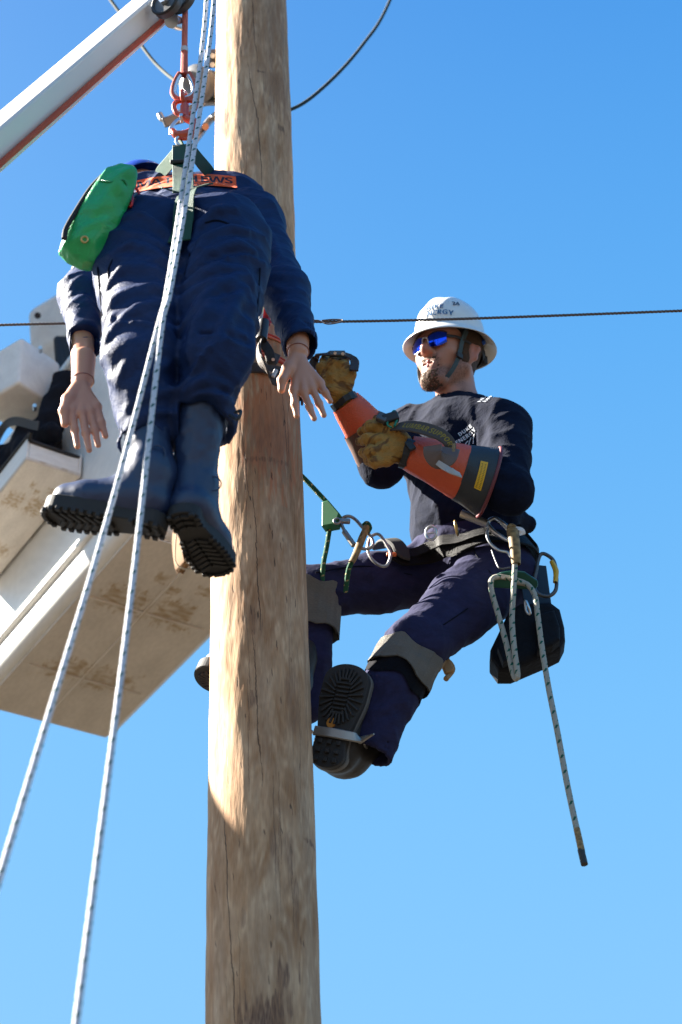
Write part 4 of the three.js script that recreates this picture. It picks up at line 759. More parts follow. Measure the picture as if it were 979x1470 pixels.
  const logo = textTex(512, 256, (g, w, h) => { g.clearRect(0, 0, w, h); g.fillStyle = '#1c5a8a'; g.font = 'bold 104px sans-serif'; g.fillText('DUKE', 120, 104); g.fillText('ENERGY', 120, 214, 388); g.strokeStyle = '#2f9a6a'; g.lineWidth = 14; g.beginPath(); g.arc(70, 120, 42, .6, 5.2); g.stroke(); g.beginPath(); g.arc(82, 130, 20, 2, 6); g.stroke(); });
  const num = textTex(256, 128, (g, w, h) => { g.clearRect(0, 0, w, h); g.fillStyle = '#12203c'; g.font = 'bold 112px sans-serif'; g.fillText('24', 20, 105); });
  const rubStraps = mat('black suspension', [.015, .015, .017], .7), webGrey = mat('slate webbing', [.045, .085, .10], .7, { bumpMap: rep(clothBump, 20, 8), bumpScale: .001 });
  const strapSide = s => ribbon([hatPt(s * .092, .004, .028), H(s * .082, .012, .034), H(s * .078, -.025, .04), H(s * .068, -.065, .048), H(s * .045, -.105, .06), H(0, -.134, .068)], t => Lh.clone().multiplyScalar(s * (1 - t * .8)).addScaledVector(Uh, -t), .020, .003, 40);
  const hat = sub(part('hard_hat', hatG, hatM), hatPatch(.22, .066, .13, .064, logo, 'hat logo print'), hatPatch(1.0, .098, .055, .03, num, 'hat number print', .1),
    part('suspension_band', [ribbon([...Array(25)].map((_, i) => { const a = i / 24 * Math.PI * 2; return hatPt(Math.sin(a) * .088, -.008 - .012 * (Math.cos(a) < 0 ? -Math.cos(a) : 0), Math.cos(a) * .105); }), (t, p) => p.clone().sub(ho), .032, .004, 60)], rubStraps),
    part('ratchet', [boxAt(hatPt(.03, -.04, -.105), hatL, hatUp, .07, .035, .025, .008), ribbon([hatPt(.085, -.006, -.04), hatPt(.07, -.045, -.085), hatPt(0, -.055, -.108)], hatL, .022, .003, 20)], rubStraps), part('adjust_knob', new THREE.SphereGeometry(.009, 14, 10).translate(...hatPt(.088, -.004, -.062).toArray()), mat('blue knob', [.01, .10, .5], .4)),
    part('chin_strap', strapSide(1), webGrey), part('chin_strap', strapSide(-1), webGrey), part('strap_buckle', boxAt(H(.079, -.038, .043), Fh, Uh, .026, .018, .010, .003), black));
  // ---- shirt
  const shirtD = (x, y, z) => { const n1 = 1 - Math.abs(noise3(x * 6 + y * 3, y * 7 - x * 4, z * 6)), n2 = 1 - Math.abs(noise3(x * 9 + 5, y * 14 + x * 6, z * 9)); return -.006 * (n1 * n1 * n1 - .3) - .002 * (n2 * n2 * n2 - .3); };
  const cuffL = lerp(elL, wrL, .35), cuffR = lerp(elR, wrR, .35);
  const sp = [cap(lerp(shR, shL, .1), lerp(shR, shL, .88), .088, .09), cap(lerp(chest, neckB, .35), belly, .130, .132, across, 1.3), cap(chest, belly, .135, .13, across, 1.22), cap(belly, W(668, 768, 5.39), .132, .13, across, 1.26), cap(shL, elL, .080, .058), cap(elL, cuffL, .059, .05), cap(shR, elR, .078, .06), cap(elR, cuffR, .058, .05), cap(neckB, chest, .075, .10), cap(W(742, 750, 5.40), W(756, 752, 5.42), .035, .028)];
  const sfl = folds(field(sp, .05), [[[[690, 640], [725, 662], [765, 668]], 5.0, .012, .013], [[[684, 662], [720, 684], [764, 690]], 5.0, .013, .013], [[[690, 690], [722, 706], [760, 712]], 5.0, .012, .012], [[[690, 725], [720, 730], [750, 722]], 5.0, .010, .012], [[[690, 590], [705, 625], [700, 660]], 5.1, .010, .014], [[[640, 690], [680, 720], [740, 728]], 5.2, .012, .015], [[[600, 690], [608, 720], [602, 755]], 5.2, .010, .013], [[[620, 705], [650, 735], [700, 750]], 5.2, .010, .014], [[[720, 740], [745, 742], [765, 748]], 5.28, .012, .011], [[[560, 610], [590, 640], [600, 680]], 5.3, .010, .014], [[[530, 640], [548, 655], [570, 690]], 5.16, .010, .012], [[[592, 590], [620, 610], [650, 615]], 5.25, .007, .012]]);
  const sf0 = field(sp, .05, (x, y, z) => shirtD(x, y, z) + sfl(x, y, z));
  const neckCut = field([cap(lerp(neckB, H(0, -.05, -.03), -.12), H(0, -.04, -.03), .066, .085)], .01);
  const sf = (x, y, z) => Math.max(sf0(x, y, z), -neckCut(x, y, z)); sf.box = sf0.box;
  const shirt = part('shirt', net(sf, .0075), shirtM);
  const chestLogo = textTex(256, 256, (g, w, h) => { g.clearRect(0, 0, w, h); g.strokeStyle = g.fillStyle = '#c9cfd8'; g.font = 'bold 58px sans-serif'; g.fillText('DUKE', 76, 84); g.fillText('ENERGY', 10, 144); g.lineWidth = 8; for (let k = 0; k < 3; k++) { g.beginPath(); g.moveTo(40 + k * 50, 236); g.quadraticCurveTo(70 + k * 50, 180, 120 + k * 40, 170 - k * 6); g.stroke(); } });
  const sleeveText = textTex(256, 128, (g, w, h) => { g.clearRect(0, 0, w, h); g.strokeStyle = '#c9cfd8'; scrawl(g, 16, 56, 220, 40, 7); scrawl(g, 16, 112, 220, 40, 7); });
  const printM = (t, n) => { const m = new THREE.MeshStandardMaterial({ map: t, roughness: .8, side: THREE.DoubleSide, alphaTest: .35 }); m.name = n; return m; };
  sub(shirt, part('chest_print', drape(sf0, W(670, 628, 5.2), V(.86, .42, .3), V(-.25, -.15, 1), .085, .085, 14, 14, .003), printM(chestLogo, 'chest print')),
    part('shoulder_print', drape(sf0, W(700, 575, 5.2), V(.5, .75, .2), V(0, .25, 1), .085, .045, 14, 8, .003), printM(sleeveText, 'shoulder print')),
    part('collar', ring(lerp(neckB, H(0, -.05, -.03), .12), H(0, -.05, -.03).sub(neckB).normalize().addScaledVector(face, .18), .076, .008, 1.06), shirtM));
  // ---- trousers
  const legD = (x, y, z) => { const n1 = 1 - Math.abs(noise3(x * 7 - y * 5, y * 6 + x * 5, z * 5)), n2 = 1 - Math.abs(noise3(x * 15 + y * 6, y * 13, z * 11)); return -.005 * (n1 * n1 * n1 - .3) - .002 * (n2 * n2 * n2 - .3); };
  const hemL = W(532, 1078, 5.15);
  const tp = [cap(W(668, 775, 5.39), pelv, .132, .135, across, 1.22), cap(pelv, hipL, .13, .115), cap(pelv, hipR, .125, .11), cap(hipL, lerp(hipL, knL, .5), .118, .098), cap(lerp(hipL, knL, .5), knL, .098, .082), cap(knL, lerp(knL, anL, .5), .082, .078), cap(lerp(knL, anL, .5), hemL, .078, .066), cap(hipR, lerp(hipR, knR, .5), .105, .088), cap(lerp(hipR, knR, .5), knR, .088, .078), cap(knR, lerp(knR, anR, .6), .078, .068), cap(lerp(knR, anR, .6), anR, .066, .06)];
  const tfl = folds(field(tp, .035), [[[[606, 806], [640, 812], [690, 806]], 5.2, .010, .012], [[[598, 826], [640, 836], [700, 838]], 5.2, .012, .013], [[[590, 848], [630, 856], [690, 866]], 5.15, .010, .013], [[[580, 872], [620, 876], [670, 890]], 5.12, .009, .013], [[[566, 900], [590, 890], [625, 900]], 5.05, .010, .012], [[[630, 930], [620, 905], [600, 890]], 5.08, .010, .012], [[[540, 1020], [560, 1010], [600, 1010]], 5.05, .009, .011], [[[535, 1050], [560, 1036], [590, 1030]], 5.06, .010, .012], [[[530, 1075], [545, 1056], [572, 1050]], 5.08, .009, .011], [[[455, 815], [500, 818], [560, 822]], 5.25, .008, .012], [[[460, 850], [510, 850], [570, 850]], 5.25, .009, .013], [[[470, 880], [520, 872], [570, 876]], 5.25, .008, .012], [[[610, 790], [596, 812], [590, 840]], 5.22, -.010, .012], [[[720, 850], [690, 880], [660, 905]], 5.18, .008, .012]]);
  const tf0 = field(tp, .035, (x, y, z) => legD(x, y, z) + tfl(x, y, z)), hn = hemL.clone().sub(knL).normalize();
  const tf = (x, y, z) => { let d = tf0(x, y, z); const s = (x - hemL.x) * hn.x + (y - hemL.y) * hn.y + (z - hemL.z) * hn.z; if (x > W(500, 1060, 5.14).x - .05) { d = Math.max(d, s - .012); if (s > -.05) d = Math.max(d, .054 - Math.hypot(x - hemL.x - hn.x * s, y - hemL.y - hn.y * s, z - hemL.z - hn.z * s)); } return d; };
  tf.box = tf0.box;
  const trousers = part('trousers', net(tf, .0075), denim);
  const sl = pts => tube(pts.map(([x, y, D]) => snap(tf0, W(x, y, D), .001)), .002, 50, 6);
  sub(trousers, part('outseam', sl([[700, 850, 5.2], [660, 880, 5.15], [625, 905, 5.1]]), navyTrim), part('inseam', sl([[455, 818, 5.2], [520, 822, 5.3], [580, 830, 5.35]]), navyTrim), part('pocket_seam', sl([[680, 790, 5.25], [686, 810, 5.22], [700, 830, 5.2]]), navyTrim), part('fly_seam', sl([[622, 795, 5.25], [612, 815, 5.25], [604, 838, 5.25]]), navyTrim));
  // ---- climbing pads, boots and irons
  const padAt = (k, an, r, t0, t1, wrap, parts) => { const ax = an.clone().sub(k).normalize(); };
  const axL = anL.clone().sub(knL).normalize();
  const coneBand = (o, ax, r0, r1, L, m, name, sx = 1) => { const g = new THREE.CylinderGeometry(r1, r0, L, 40, 6, true), gi = new THREE.CylinderGeometry(r1 - .006, r0 - .006, L, 40, 1, true); const G = merge([g, gi]); const pp = G.attributes.position; for (let i = 0; i < pp.count; i++) { const y = pp.getY(i), a = Math.atan2(pp.getX(i), pp.getZ(i)), k = 1 + .04 * noise3(Math.cos(a) * 2, Math.sin(a) * 2, y * 12 + r0 * 40); pp.setXYZ(i, pp.getX(i) * k * sx, y + Math.sign(y) * L * .2 * noise3(Math.cos(a) * .8, Math.sin(a) * .8, r0 * 50 + Math.sign(y) * 3), pp.getZ(i) * k); } G.computeVertexNormals(); G.applyQuaternion(new THREE.Quaternion().setFromUnitVectors(V(0, 1, 0), ax)); G.translate(o.x, o.y, o.z); return part(name, G, m); };
  const pads = [coneBand(lerp(knL, anL, .20), axL, .094, .098, .085, felt, 'shin_pad'), coneBand(lerp(knL, anL, .34), axL, .088, .091, .07, cloth('black pad lining', [.006, .007, .012]), 'pad_lining'),
    coneBand(lerp(knR, anR, .16), anR.clone().sub(knR).normalize(), .095, .092, .13, felt, 'shin_pad'), part('pad_strap', [tube([W(628, 962, 5.16), W(640, 948, 5.2), W(650, 960, 5.22), W(640, 975, 5.2)], .008, 24, 8)], mat('frayed tan strap', [.34, .22, .12], .95)), part('pad_strap', boxAt(W(641, 955, 5.2), V(1, .3, 0), V(0, 1, 0), .03, .055, .02, .006), mats['frayed tan strap'])];
  const bootM = mat('black boot leather', [.014, .013, .013], .55), soleM = mat('worn black sole', [.022, .022, .024], .75);
  const bl = makeBoot(W(466, 1102, 5.10), W(504, 956, 5.03), V(.30, .30, -.90), W(540, 1058, 5.20), { mat: bootM, soleMat: soleM, lugs: radialLugs, shaft: .048, ws: 1.22 });
  const br = makeBoot(W(440, 1010, 5.28), W(281, 965, 5.27), V(0, 1, -.1), W(440, 930, 5.36), { mat: bootM, soleMat: soleM, lugs: radialLugs, shaft: .05, ws: 1.0 });
  const welt = part('welt', (() => { const g = soleGeo(.014, .03, .003); g.applyMatrix4(bl.M); return g; })(), mat('grey welt', [.12, .115, .11], .7)); bl.boot.add(welt);
  const S = (x, y, z) => V(x, y, z).applyMatrix4(bl.M);
  bl.boot.add(part('sole_badge', (() => { const g = new THREE.CylinderGeometry(.015, .015, .006, 24); g.scale(1, 1, .7); g.translate(.125, -.012, .008); g.applyMatrix4(bl.M); return g; })(), mat('amber badge', [.45, .18, .02], .6)));
  const iron = [ribbon([S(.115, .14, -.055), S(.105, .05, -.058), S(.098, .0, -.056), S(.095, -.016, -.038), S(.095, -.02, 0), S(.095, -.016, .042)], (t) => V(0, -1, 0).applyMatrix4(frameOf(V(1, 0, 0), V(0, 1, 0))).transformDirection(bl.M).addScaledVector(V(0, 0, t < .5 ? -1 : 1).transformDirection(bl.M), Math.pow(Math.abs(t - .5) * 2, 2) * 1.6), .028, .007, 50)];
  const climber = sub(part('climbing_iron', iron, steel), part('ankle_strap', [ring(S(.085, .085, 0), V(.2, 1, 0).transformDirection(bl.M), .06, .009)], darkLeather), part('strap_ring', [ring(S(.1, .03, .07), V(1, 0, .3).transformDirection(bl.M), .013, .003), cyl(S(.1, .02, .06), S(.1, .05, .075), .004)], zinc), part('gaff', cyl(S(.10, .03, -.056), S(.11, -.02, -.1), .010, .002), steel));
  // ---- work belt
  const bA = field(tp, .035), bB = field(sp, .05), bf = (x, y, z) => Math.min(bA(x, y, z), bB(x, y, z)) - .011;
  const beltPts = [[563, 806, 5.35], [578, 786, 5.25], [612, 770, 5.2], [655, 764, 5.18], [705, 766, 5.2], [742, 782, 5.25], [772, 806, 5.40]].map(([x, y, D]) => W(x, y, D));
  const belt = part('work_belt', [strapOn(bf, beltPts, .062, .009, 70, false, .003)], darkLeather);
  const topBelt = strapOn(bf, beltPts.slice(0, 5).map(p => p.clone().add(V(0, .016, 0))), .034, .006, 60, false, .014);
  sub(belt, part('belt_tongue', topBelt, mat('scuffed belt leather', [.004, .004, .0045], .5, { physical: true, specularIntensity: .4, bumpMap: rep(clothBump, 10, 4), bumpScale: .001 })), part('buckle', [ring(W(619, 765, 5.10), V(-.35, -.2, .9), .021, .0042, .8), cyl(W(612, 766, 5.10), W(628, 764, 5.10), .003)], zinc), part('belt_keeper', ring(W(655, 758, 5.12), V(1, .05, .2), .022, .003), mat('brass', [.6, .42, .16], .35, { metalness: 1 })),
    part('side_pad', [strapOn(bf, [[745, 780, 5.3], [768, 800, 5.45], [780, 822, 5.5]].map(([x, y, D]) => W(x, y, D)), .1, .014, 30, false, .008)], darkLeather), part('hip_pad', [strapOn(bf, [[560, 815, 5.4], [572, 798, 5.3], [592, 784, 5.25]].map(([x, y, D]) => W(x, y, D)), .05, .012, 30, false, .012)], mat('dark hip pad', [.03, .03, .028], .8)));
  // ---- gloves: leather protectors over orange rubber gauntlets
  const gauntlet = (pts, spec, flat, name) => { // spec: [t, radius, material]
    const a = pts[0], b = pts[1], ax = b.clone().sub(a), L = ax.length(); ax.normalize();
    const Z = flat.clone().addScaledVector(ax, -flat.dot(ax)).normalize(), X = ax.clone().cross(Z);
    const M = new THREE.Matrix4().makeBasis(X, ax, Z).setPosition(a);
    return spec.map(([t0, r0, t1, r1, m, nm]) => { const N = 44, pts2 = []; for (let i = 0; i <= 8; i++) { const t = i / 8; pts2.push(new THREE.Vector2(r0 + (r1 - r0) * t, (t0 + (t1 - t0) * t) * L)); } for (let i = 8; i >= 0; i--) { const t = i / 8; pts2.push(new THREE.Vector2(r0 + (r1 - r0) * t - .004, (t0 + (t1 - t0) * t) * L)); } const g = new THREE.LatheGeometry(pts2, N); const p = g.attributes.position; for (let i = 0; i < p.count; i++) { const an = Math.atan2(p.getX(i), p.getZ(i)), y = p.getY(i), k = 1 + .035 * noise3(Math.cos(an) * 1.5, Math.sin(an) * 1.5, y * 10 + t0); p.setXYZ(i, p.getX(i) * k * 1.06, y, p.getZ(i) * k * .8); } g.computeVertexNormals(); g.applyMatrix4(M); const o = part(nm, g, m); o.userData.M = undefined; return o; }).concat([M, L]);
  };
  const gl = gauntlet([W(586, 650, 4.975), W(702, 692, 5.05)], [[0, .050, .66, .082, orangeRubber, 'gauntlet'], [.655, .083, 1, .104, charcoalRubber, 'gauntlet_cuff']], V(.1, -.3, 1), 'gauntlet');
  const GM = gl[2], GL = gl[3], gp = (an, t, r) => V(Math.sin(an) * r * 1.06, t * GL, Math.cos(an) * r * .8).applyMatrix4(GM);
  const rimG = tube([...Array(40)].map((_, i) => gp(i / 40 * 6.283, 1, .104)), .0055, 90, 8, true);
  const labelTex = textTex(256, 64, (g, w, h) => { g.fillStyle = '#d8a818'; g.fillRect(0, 0, w, h); g.strokeStyle = '#6a5214'; scrawl(g, 14, 28, 228, 18, 16); scrawl(g, 14, 54, 228, 18, 16); });
  const lab = (() => { const pos = [], uv = [], idx = []; for (let j = 0; j <= 3; j++) for (let i = 0; i <= 10; i++) { const an = .62 - (i / 10) * .86, t = .80 + (j / 3) * .085 + 0, r = .082 + (.104 - .082) * ((t - .655) / .345) + .0045, p = gp(an, t + (i / 10 - .5) * -.02, r); pos.push(p.x, p.y, p.z); uv.push(i / 10, 1 - j / 3); if (i && j) { const A = (j - 1) * 11 + i - 1; idx.push(A, A + 1, A + 12, A, A + 12, A + 11); } } const g = new THREE.BufferGeometry(); g.setAttribute('position', new THREE.Float32BufferAttribute(pos, 3)); g.setAttribute('uv', new THREE.Float32BufferAttribute(uv, 2)); g.setIndex(idx); g.computeVertexNormals(); return g; })();
  const gr = gauntlet([W(496, 578, 5.08), W(549, 648, 5.20)], [[0, .046, .5, .064, orangeRubber, 'gauntlet'], [.45, .066, 1, .088, mat('brown leather cuff', [.10, .045, .028], .7), 'gauntlet_cuff']], V(0, -.3, 1), 'gauntlet');
  // hands, each finger its own chain
  const glove = (list) => net(field(list, .013, (x, y, z) => .0022 * noise3(x * 45, y * 45, z * 45)), .004);
  const fl = [[[548, 618], [531, 612], [519, 620], 4.965], [[546, 632], [528, 630], [516, 634], 4.955], [[548, 646], [531, 648], [520, 650], 4.955], [[554, 660], [538, 664], [528, 662], 4.965]];
  const handL = glove([cap(W(588, 652, 4.98), W(566, 644, 4.975), .036, .044, V(0, -.3, 1).normalize(), .75), ...fl.flatMap(([b, m, t, D]) => [cap(W(576, 648, 4.975), W(...b, D), .022, .0185), cap(W(...b, D), W(...m, D - .012), .0175, .016), cap(W(...m, D - .012), W(...t, D + .02), .016, .0135)]), cap(W(580, 632, 4.96), W(562, 612, 4.95), .022, .018), cap(W(562, 612, 4.95), W(541, 603, 4.96), .0175, .0145)]);
  const fr = [[[466, 548], [462, 528], [467, 514], 5.04], [[478, 543], [477, 523], [482, 511], 5.03], [[490, 544], [492, 526], [496, 515], 5.035], [[498, 552], [503, 538], [506, 530], 5.045]];
  const handR = glove([cap(W(496, 578, 5.08), W(484, 560, 5.06), .034, .042, V(0, -.3, 1).normalize(), .75), ...fr.flatMap(([b, m, t, D]) => [cap(W(488, 566, 5.06), W(...b, D), .021, .0185), cap(W(...b, D), W(...m, D - .012), .0175, .016), cap(W(...m, D - .012), W(...t, D + .025), .016, .0135)]), cap(W(476, 562, 5.04), W(462, 556, 5.06), .02, .017), cap(W(462, 556, 5.06), W(456, 540, 5.09), .016, .014)]);
  const wristBand = (a, b, r) => coneBand(a, b.clone().sub(a).normalize(), r, r, .022, black, 'wrist_strap');
  const gloves = [sub(part('glove', handL, leather), wristBand(W(585, 652, 4.975), W(560, 644, 4.97), .046), part('strap_buckle', boxAt(W(589, 640, 4.925), V(.5, -1, 0), V(0, 0, 1), .035, .012, .022, .004), black), sub(gl[0]), sub(gl[1], part('cuff_bead', rimG, mat('maroon bead', [.14, .022, .028], .5)), part('class_label', lab, mat('yellow label', [1, 1, 1], .5, { map: labelTex }), 'yellow glove class label'))),
    sub(part('glove', handR, leather), wristBand(W(495, 577, 5.078), W(484, 560, 5.06), .044), gr[0], gr[1])];
  thing('person', 'worker in navy shirt, white hard hat and orange gauntlets leaning back on the pole', 'person', [bodyMesh, sub(part('beard', beardG, hairM), strands), part('hair', net(hairF, .006), hairM), glasses, hat, shirt, trousers, pads, bl.boot, br.boot, climber, belt, gloves]);
}
// ---------------------------------------------------------------- gear on the pole and belt
const greenRope = ropeTex([28, 92, 62], [196, 176, 120], 4, .14), fleckRope = ropeTex([176, 172, 158], [10, 92, 72], 4, .22);
const carabiner = (pts, r, m) => tube(pts, r, 70, 10, true);
{
  const tanSleeve = mat('stained tan sleeve', [.42, .30, .15], .7, { map: dataTex(64, 64, (i, j) => { const n = 200 + noise3(i * .12, j * .06, 3) * 50; return [n, n * .95, n * .85]; }) });
  // strap round the pole, on to the worker's raised glove
  const band = onPole(370, 530)[1];
  const strapM = mat('brown leather strap', [.055, .036, .027], .6, { bumpMap: rep(clothBump, 20, 4), bumpScale: .002 });
  const rp = ringPole(band, .006, -4.0, 1.75, 70, -.0);
  thing('climbing_strap', 'brown leather climbing strap wrapped round the pole to the raised glove', 'strap', [
    part('pole_band', ribbon(rp, (t, p) => V(p.x - PA.x, 0, p.z - PA.z), .04, .007, 110), strapM),
    part('free_end', ribbon([rp[rp.length - 1], W(452, 516, 5.08), W(468, 508, 5.02), W(490, 508, 5.02), W(508, 516, 5.03), W(508, 532, 5.0)], V(.1, .35, .9), .028, .006, 40), strapM),
    part('adjuster', [boxAt(W(484, 508, 4.995), V(1, -.05, 0), V(0, 1, .2), .05, .018, .016, .004)], darkSteel), part('rivet', cyl(W(481, 507, 4.96), W(481, 507, 5.0), .005), zinc), part('rivet', cyl(W(492, 508, 4.96), W(492, 508, 5.0), .005), zinc)]);
  // red cord wound on the pole and its hank
  const redM = mat('red cord', [.55, .06, .035], .6), h1 = onPole(380, 478)[1], h2 = onPole(385, 505)[1];
  const hk = W(385, 424, 4.80), hN = V(-.35, -.25, .9).normalize();
  thing('red_cord', 'hank of red cord tied round the pole above the strap', 'cord', [
    ...[h1, h1 - .009, h2, h2 - .009, h2 - .018].map((h, i) => part('cord_turn', tube(ringPole(h + .05, .004, -2.2, 1.5, 40, -.085), .0035, 60, 7), i === 1 || i === 3 ? mat('pale red cord', [.75, .22, .14], .6) : redM)),
    ...[0, 1, 2, 3].map(k => part('hank_loop', ring(hk.clone().add(V(.003 * k, .002 * k, .004 * k)), hN, .021 + .002 * k, .0032, .62, V(.12, 1, 0)), k % 2 ? redM : mats['pale red cord'])),
    part('lime_tape', cyl(W(384, 436, 4.775), W(386, 428, 4.775), .008), mat('lime tape', [.45, .55, .03], .6)),
    part('red_handle', boxAt(W(384, 452, 4.82), V(.3, 1, 0), V(1, -.3, .2), .075, .035, .03, .008), mat('red plastic', [.45, .012, .03], .4)), part('white_tag', boxAt(W(375, 450, 4.80), V(.1, 1, 0), V(1, 0, .2), .05, .012, .008, .003), mat('white plastic', [.78, .76, .76], .5))]);
  const hose = cyl(W(379, 462, 4.80), W(375, 488, 4.79), .016, .017, 28);
  thing('strap_tail', 'drooping leather strap end with a black rubber sleeve against the pole', 'strap end', [
    part('rubber_sleeve', hose, mat('charcoal sleeve', [.03, .031, .036], .5)),
    part('leather_loop', ribbon([W(375, 486, 4.79), W(371, 500, 4.79), W(373, 515, 4.78), W(381, 530, 4.79), W(390, 542, 4.82), W(397, 546, 4.86)], V(-.9, 0, .35), .034, .006, 40), strapM),
    part('leather_tongue', ribbon([W(378, 492, 4.80), W(386, 505, 4.80), W(390, 520, 4.81), W(396, 508, 4.83)], V(.2, -.2, 1), .03, .005, 30), strapM), part('stitch_end', boxAt(W(394, 536, 4.81), V(.4, 1, 0), V(0, 0, 1), .03, .008, .012, .003), mats['white plastic']), part('rivet', cyl(W(392, 516, 4.79), W(392, 516, 4.83), .005), zinc)]);
  // ---- rope grab side: green rope, cam block, carabiner, ring
  const g1 = [W(380, 640, 5.20), W(424, 676, 5.17), W(438, 688, 5.17), W(470, 722, 5.19)], g2 = [W(473, 760, 5.19), W(469, 785, 5.2), W(464, 812, 5.21), W(462, 850, 5.24)];
  const tri = new THREE.Shape([[-.018, -.04], [.022, -.045], [.034, -.012], [.004, .045], [-.012, .045]].map(p => new THREE.Vector2(...p)));
  const blk = new THREE.ExtrudeGeometry(tri, { depth: .03, bevelEnabled: true, bevelSize: .003, bevelThickness: .003, bevelSegments: 2 }); blk.translate(0, 0, -.015); place(blk, V(.92, .04, .35), V(.05, 1, 0), W(473, 741, 5.18));
  const blkM = mat('green painted metal', [.02, .17, .06], .5);
  thing('pole_rope', 'green climbing rope running from the pole to the green cam block', 'rope', [part('rope_run', tube(g1, .0075, 60, 10), ropeMat('green rope a', greenRope, .3)), part('rope_tail', tube(g2, .0075, 40, 10), ropeMat('green rope b', greenRope, .3))]);
  thing('rope_grab', 'green triangular cam block gripping the green rope', 'rope grab', [part('cam_body', blk, blkM), part('attachment_link', [boxAt(W(492, 748, 5.17), V(1, -.1, 0), V(0, 1, 0), .045, .016, .014, .004), ring(W(484, 748, 5.155), V(0, 0, 1), .009, .004)], steel)]);
  const kp = [[492, 757], [490, 746], [499, 741], [509, 745], [521, 758], [533, 772], [535, 783], [527, 788], [515, 786], [505, 778]].map(([x, y], i) => W(x, y, 5.17 + .004 * (i % 2)));
  thing('screw_carabiner', 'steel screw-gate carabiner between the green cam block and the ring', 'carabiner', [part('bow', carabiner(kp, .0052, steel), steel), part('gate_sleeve', cyl(W(494, 763, 5.17), W(508, 783, 5.17), .0085), steel)]);
  thing('belt_ring', 'large oval steel ring at the worker belt beside the carabiner', 'ring', [part('ring_bow', [tube([[528, 790], [530, 775], [536, 768], [545, 768], [556, 784], [561, 796], [556, 811], [546, 812], [534, 803]].map(([x, y]) => W(x, y, 5.2)), .0048, 60, 10, true)], steel), part('ring_tab', boxAt(W(562, 796, 5.22), V(1, -.2, .2), V(0, 1, 0), .03, .012, .01, .003), mat('orange tab', [.6, .12, .02], .5))]);
  thing('rope_sleeve', 'green rope end with tan tape sleeve looped through the carabiner', 'rope end', [part('sleeve', taperTube([W(527, 756, 5.15), W(520, 772, 5.15), W(511, 795, 5.15), W(504, 808, 5.15)], [.0105, .0115, .011, .009], 30, 12), tanSleeve), part('rope_eye', tube([W(522, 754, 5.16), W(527, 751, 5.15), W(531, 757, 5.15), W(528, 764, 5.16)], .007, 30, 10), ropeMat('green rope c', greenRope, .1)), part('rope_below', tube([W(505, 806, 5.15), W(500, 820, 5.17), W(496, 850, 5.22)], .0075, 20, 10), ropeMat('green rope d', greenRope, .15))]);
  // ---- lumbar strap held in the near glove
  const lumTex = textTex(1024, 128, (g, w, h) => { g.fillStyle = '#4a4038'; g.fillRect(0, 0, w, h); g.fillStyle = '#8f7a22'; g.font = 'bold 76px sans-serif'; g.fillText('LUMBAR SUPPORT', 250, 92); });
  const lp = [W(556, 618, 4.97), W(572, 612, 4.93), W(598, 613, 4.90), W(628, 622, 4.88), W(644, 634, 4.88), W(646, 646, 4.89), W(636, 652, 4.88)];
  const lum = ribbon(lp, (t) => V(.1, .2 - t * .3, 1), t => .03 + .022 * Math.sin(Math.PI * clamp(t * 1.1)), .006, 60);
  { const u = lum.attributes.uv, L = curve(lp).getLength(); for (let i = 0; i < u.count; i++) u.setXY(i, u.getX(i) / L, 1 - u.getY(i)); }
  const metalTip = ribbon([W(621, 640, 4.84), W(622, 652, 4.845), W(630, 660, 4.85), W(642, 656, 4.86), W(647, 644, 4.87)], V(-.2, -.5, .9), .055, .006, 30);
  thing('lumbar_strap', 'brown padded strap lettered in yellow, trailing from the gloved hand', 'strap', [part('padded_band', lum, mat('printed band', [1, 1, 1], .8, { map: lumTex })), part('strap_tip', metalTip, mat('worn brown leather', [.12, .075, .055], .45)), part('frayed_end', ribbon([W(628, 664, 4.85), W(640, 672, 4.84), W(648, 676, 4.83), W(661, 682, 4.85)], t => V(.2 * t, -.6 + t, 1), t => .016 + .012 * t, .004, 24), mat('frayed webbing', [.42, .38, .34], .95)), part('stitching', boxAt(W(651, 648, 4.87), V(.1, 1, 0), V(0, 0, 1), .05, .016, .01, .003), tanSleeve)]);
  thing('cam_buckle', 'black cam buckle with green cord above the gloved fingers', 'buckle', [part('buckle_body', boxAt(W(560, 601, 4.93), V(.92, .3, 0), V(-.3, .9, .2), .05, .03, .03, .006), black), part('buckle_slot', boxAt(W(549, 600, 4.925), V(.6, 1, 0), V(0, 0, 1), .03, .02, .034, .005), darkSteel), part('green_cord', tube([W(566, 612, 4.92), W(571, 598, 4.93), W(565, 590, 4.95), W(556, 608, 4.92), W(562, 614, 4.92)], .0032, 40, 8), mat('green cord', [.01, .2, .11], .6))]);
  // ---- right hip: snap hook, adjuster, lanyards, carabiner, bag
  const B = (x, y, D = 5.16) => W(x, y, D);
  thing('snap_hook', 'chrome snap hook and wire bow clipped to the belt', 'snap hook', [part('barrel', [cyl(B(662, 737, 5.13), B(700, 752, 5.13), .0125)], steel), part('hook_body', [tube([B(700, 750), B(710, 744), B(722, 752), B(736, 770), B(730, 776), B(716, 768), B(706, 760)], .0065, 50, 10, true)], zinc), part('hook_gate', [tube([B(712, 744, 5.14), B(724, 752, 5.13), B(738, 766, 5.14)], .0055, 20, 8)], zinc), part('wire_bow', [tube([B(702, 757), B(699, 768), B(704, 780), B(716, 790), B(728, 793), B(734, 800)], .0045, 50, 8)], zinc), part('belt_loop', [tube([B(706, 790, 5.18), B(712, 806, 5.17), B(718, 816, 5.16), B(732, 815, 5.17)], .003, 30, 8)], darkSteel)]);
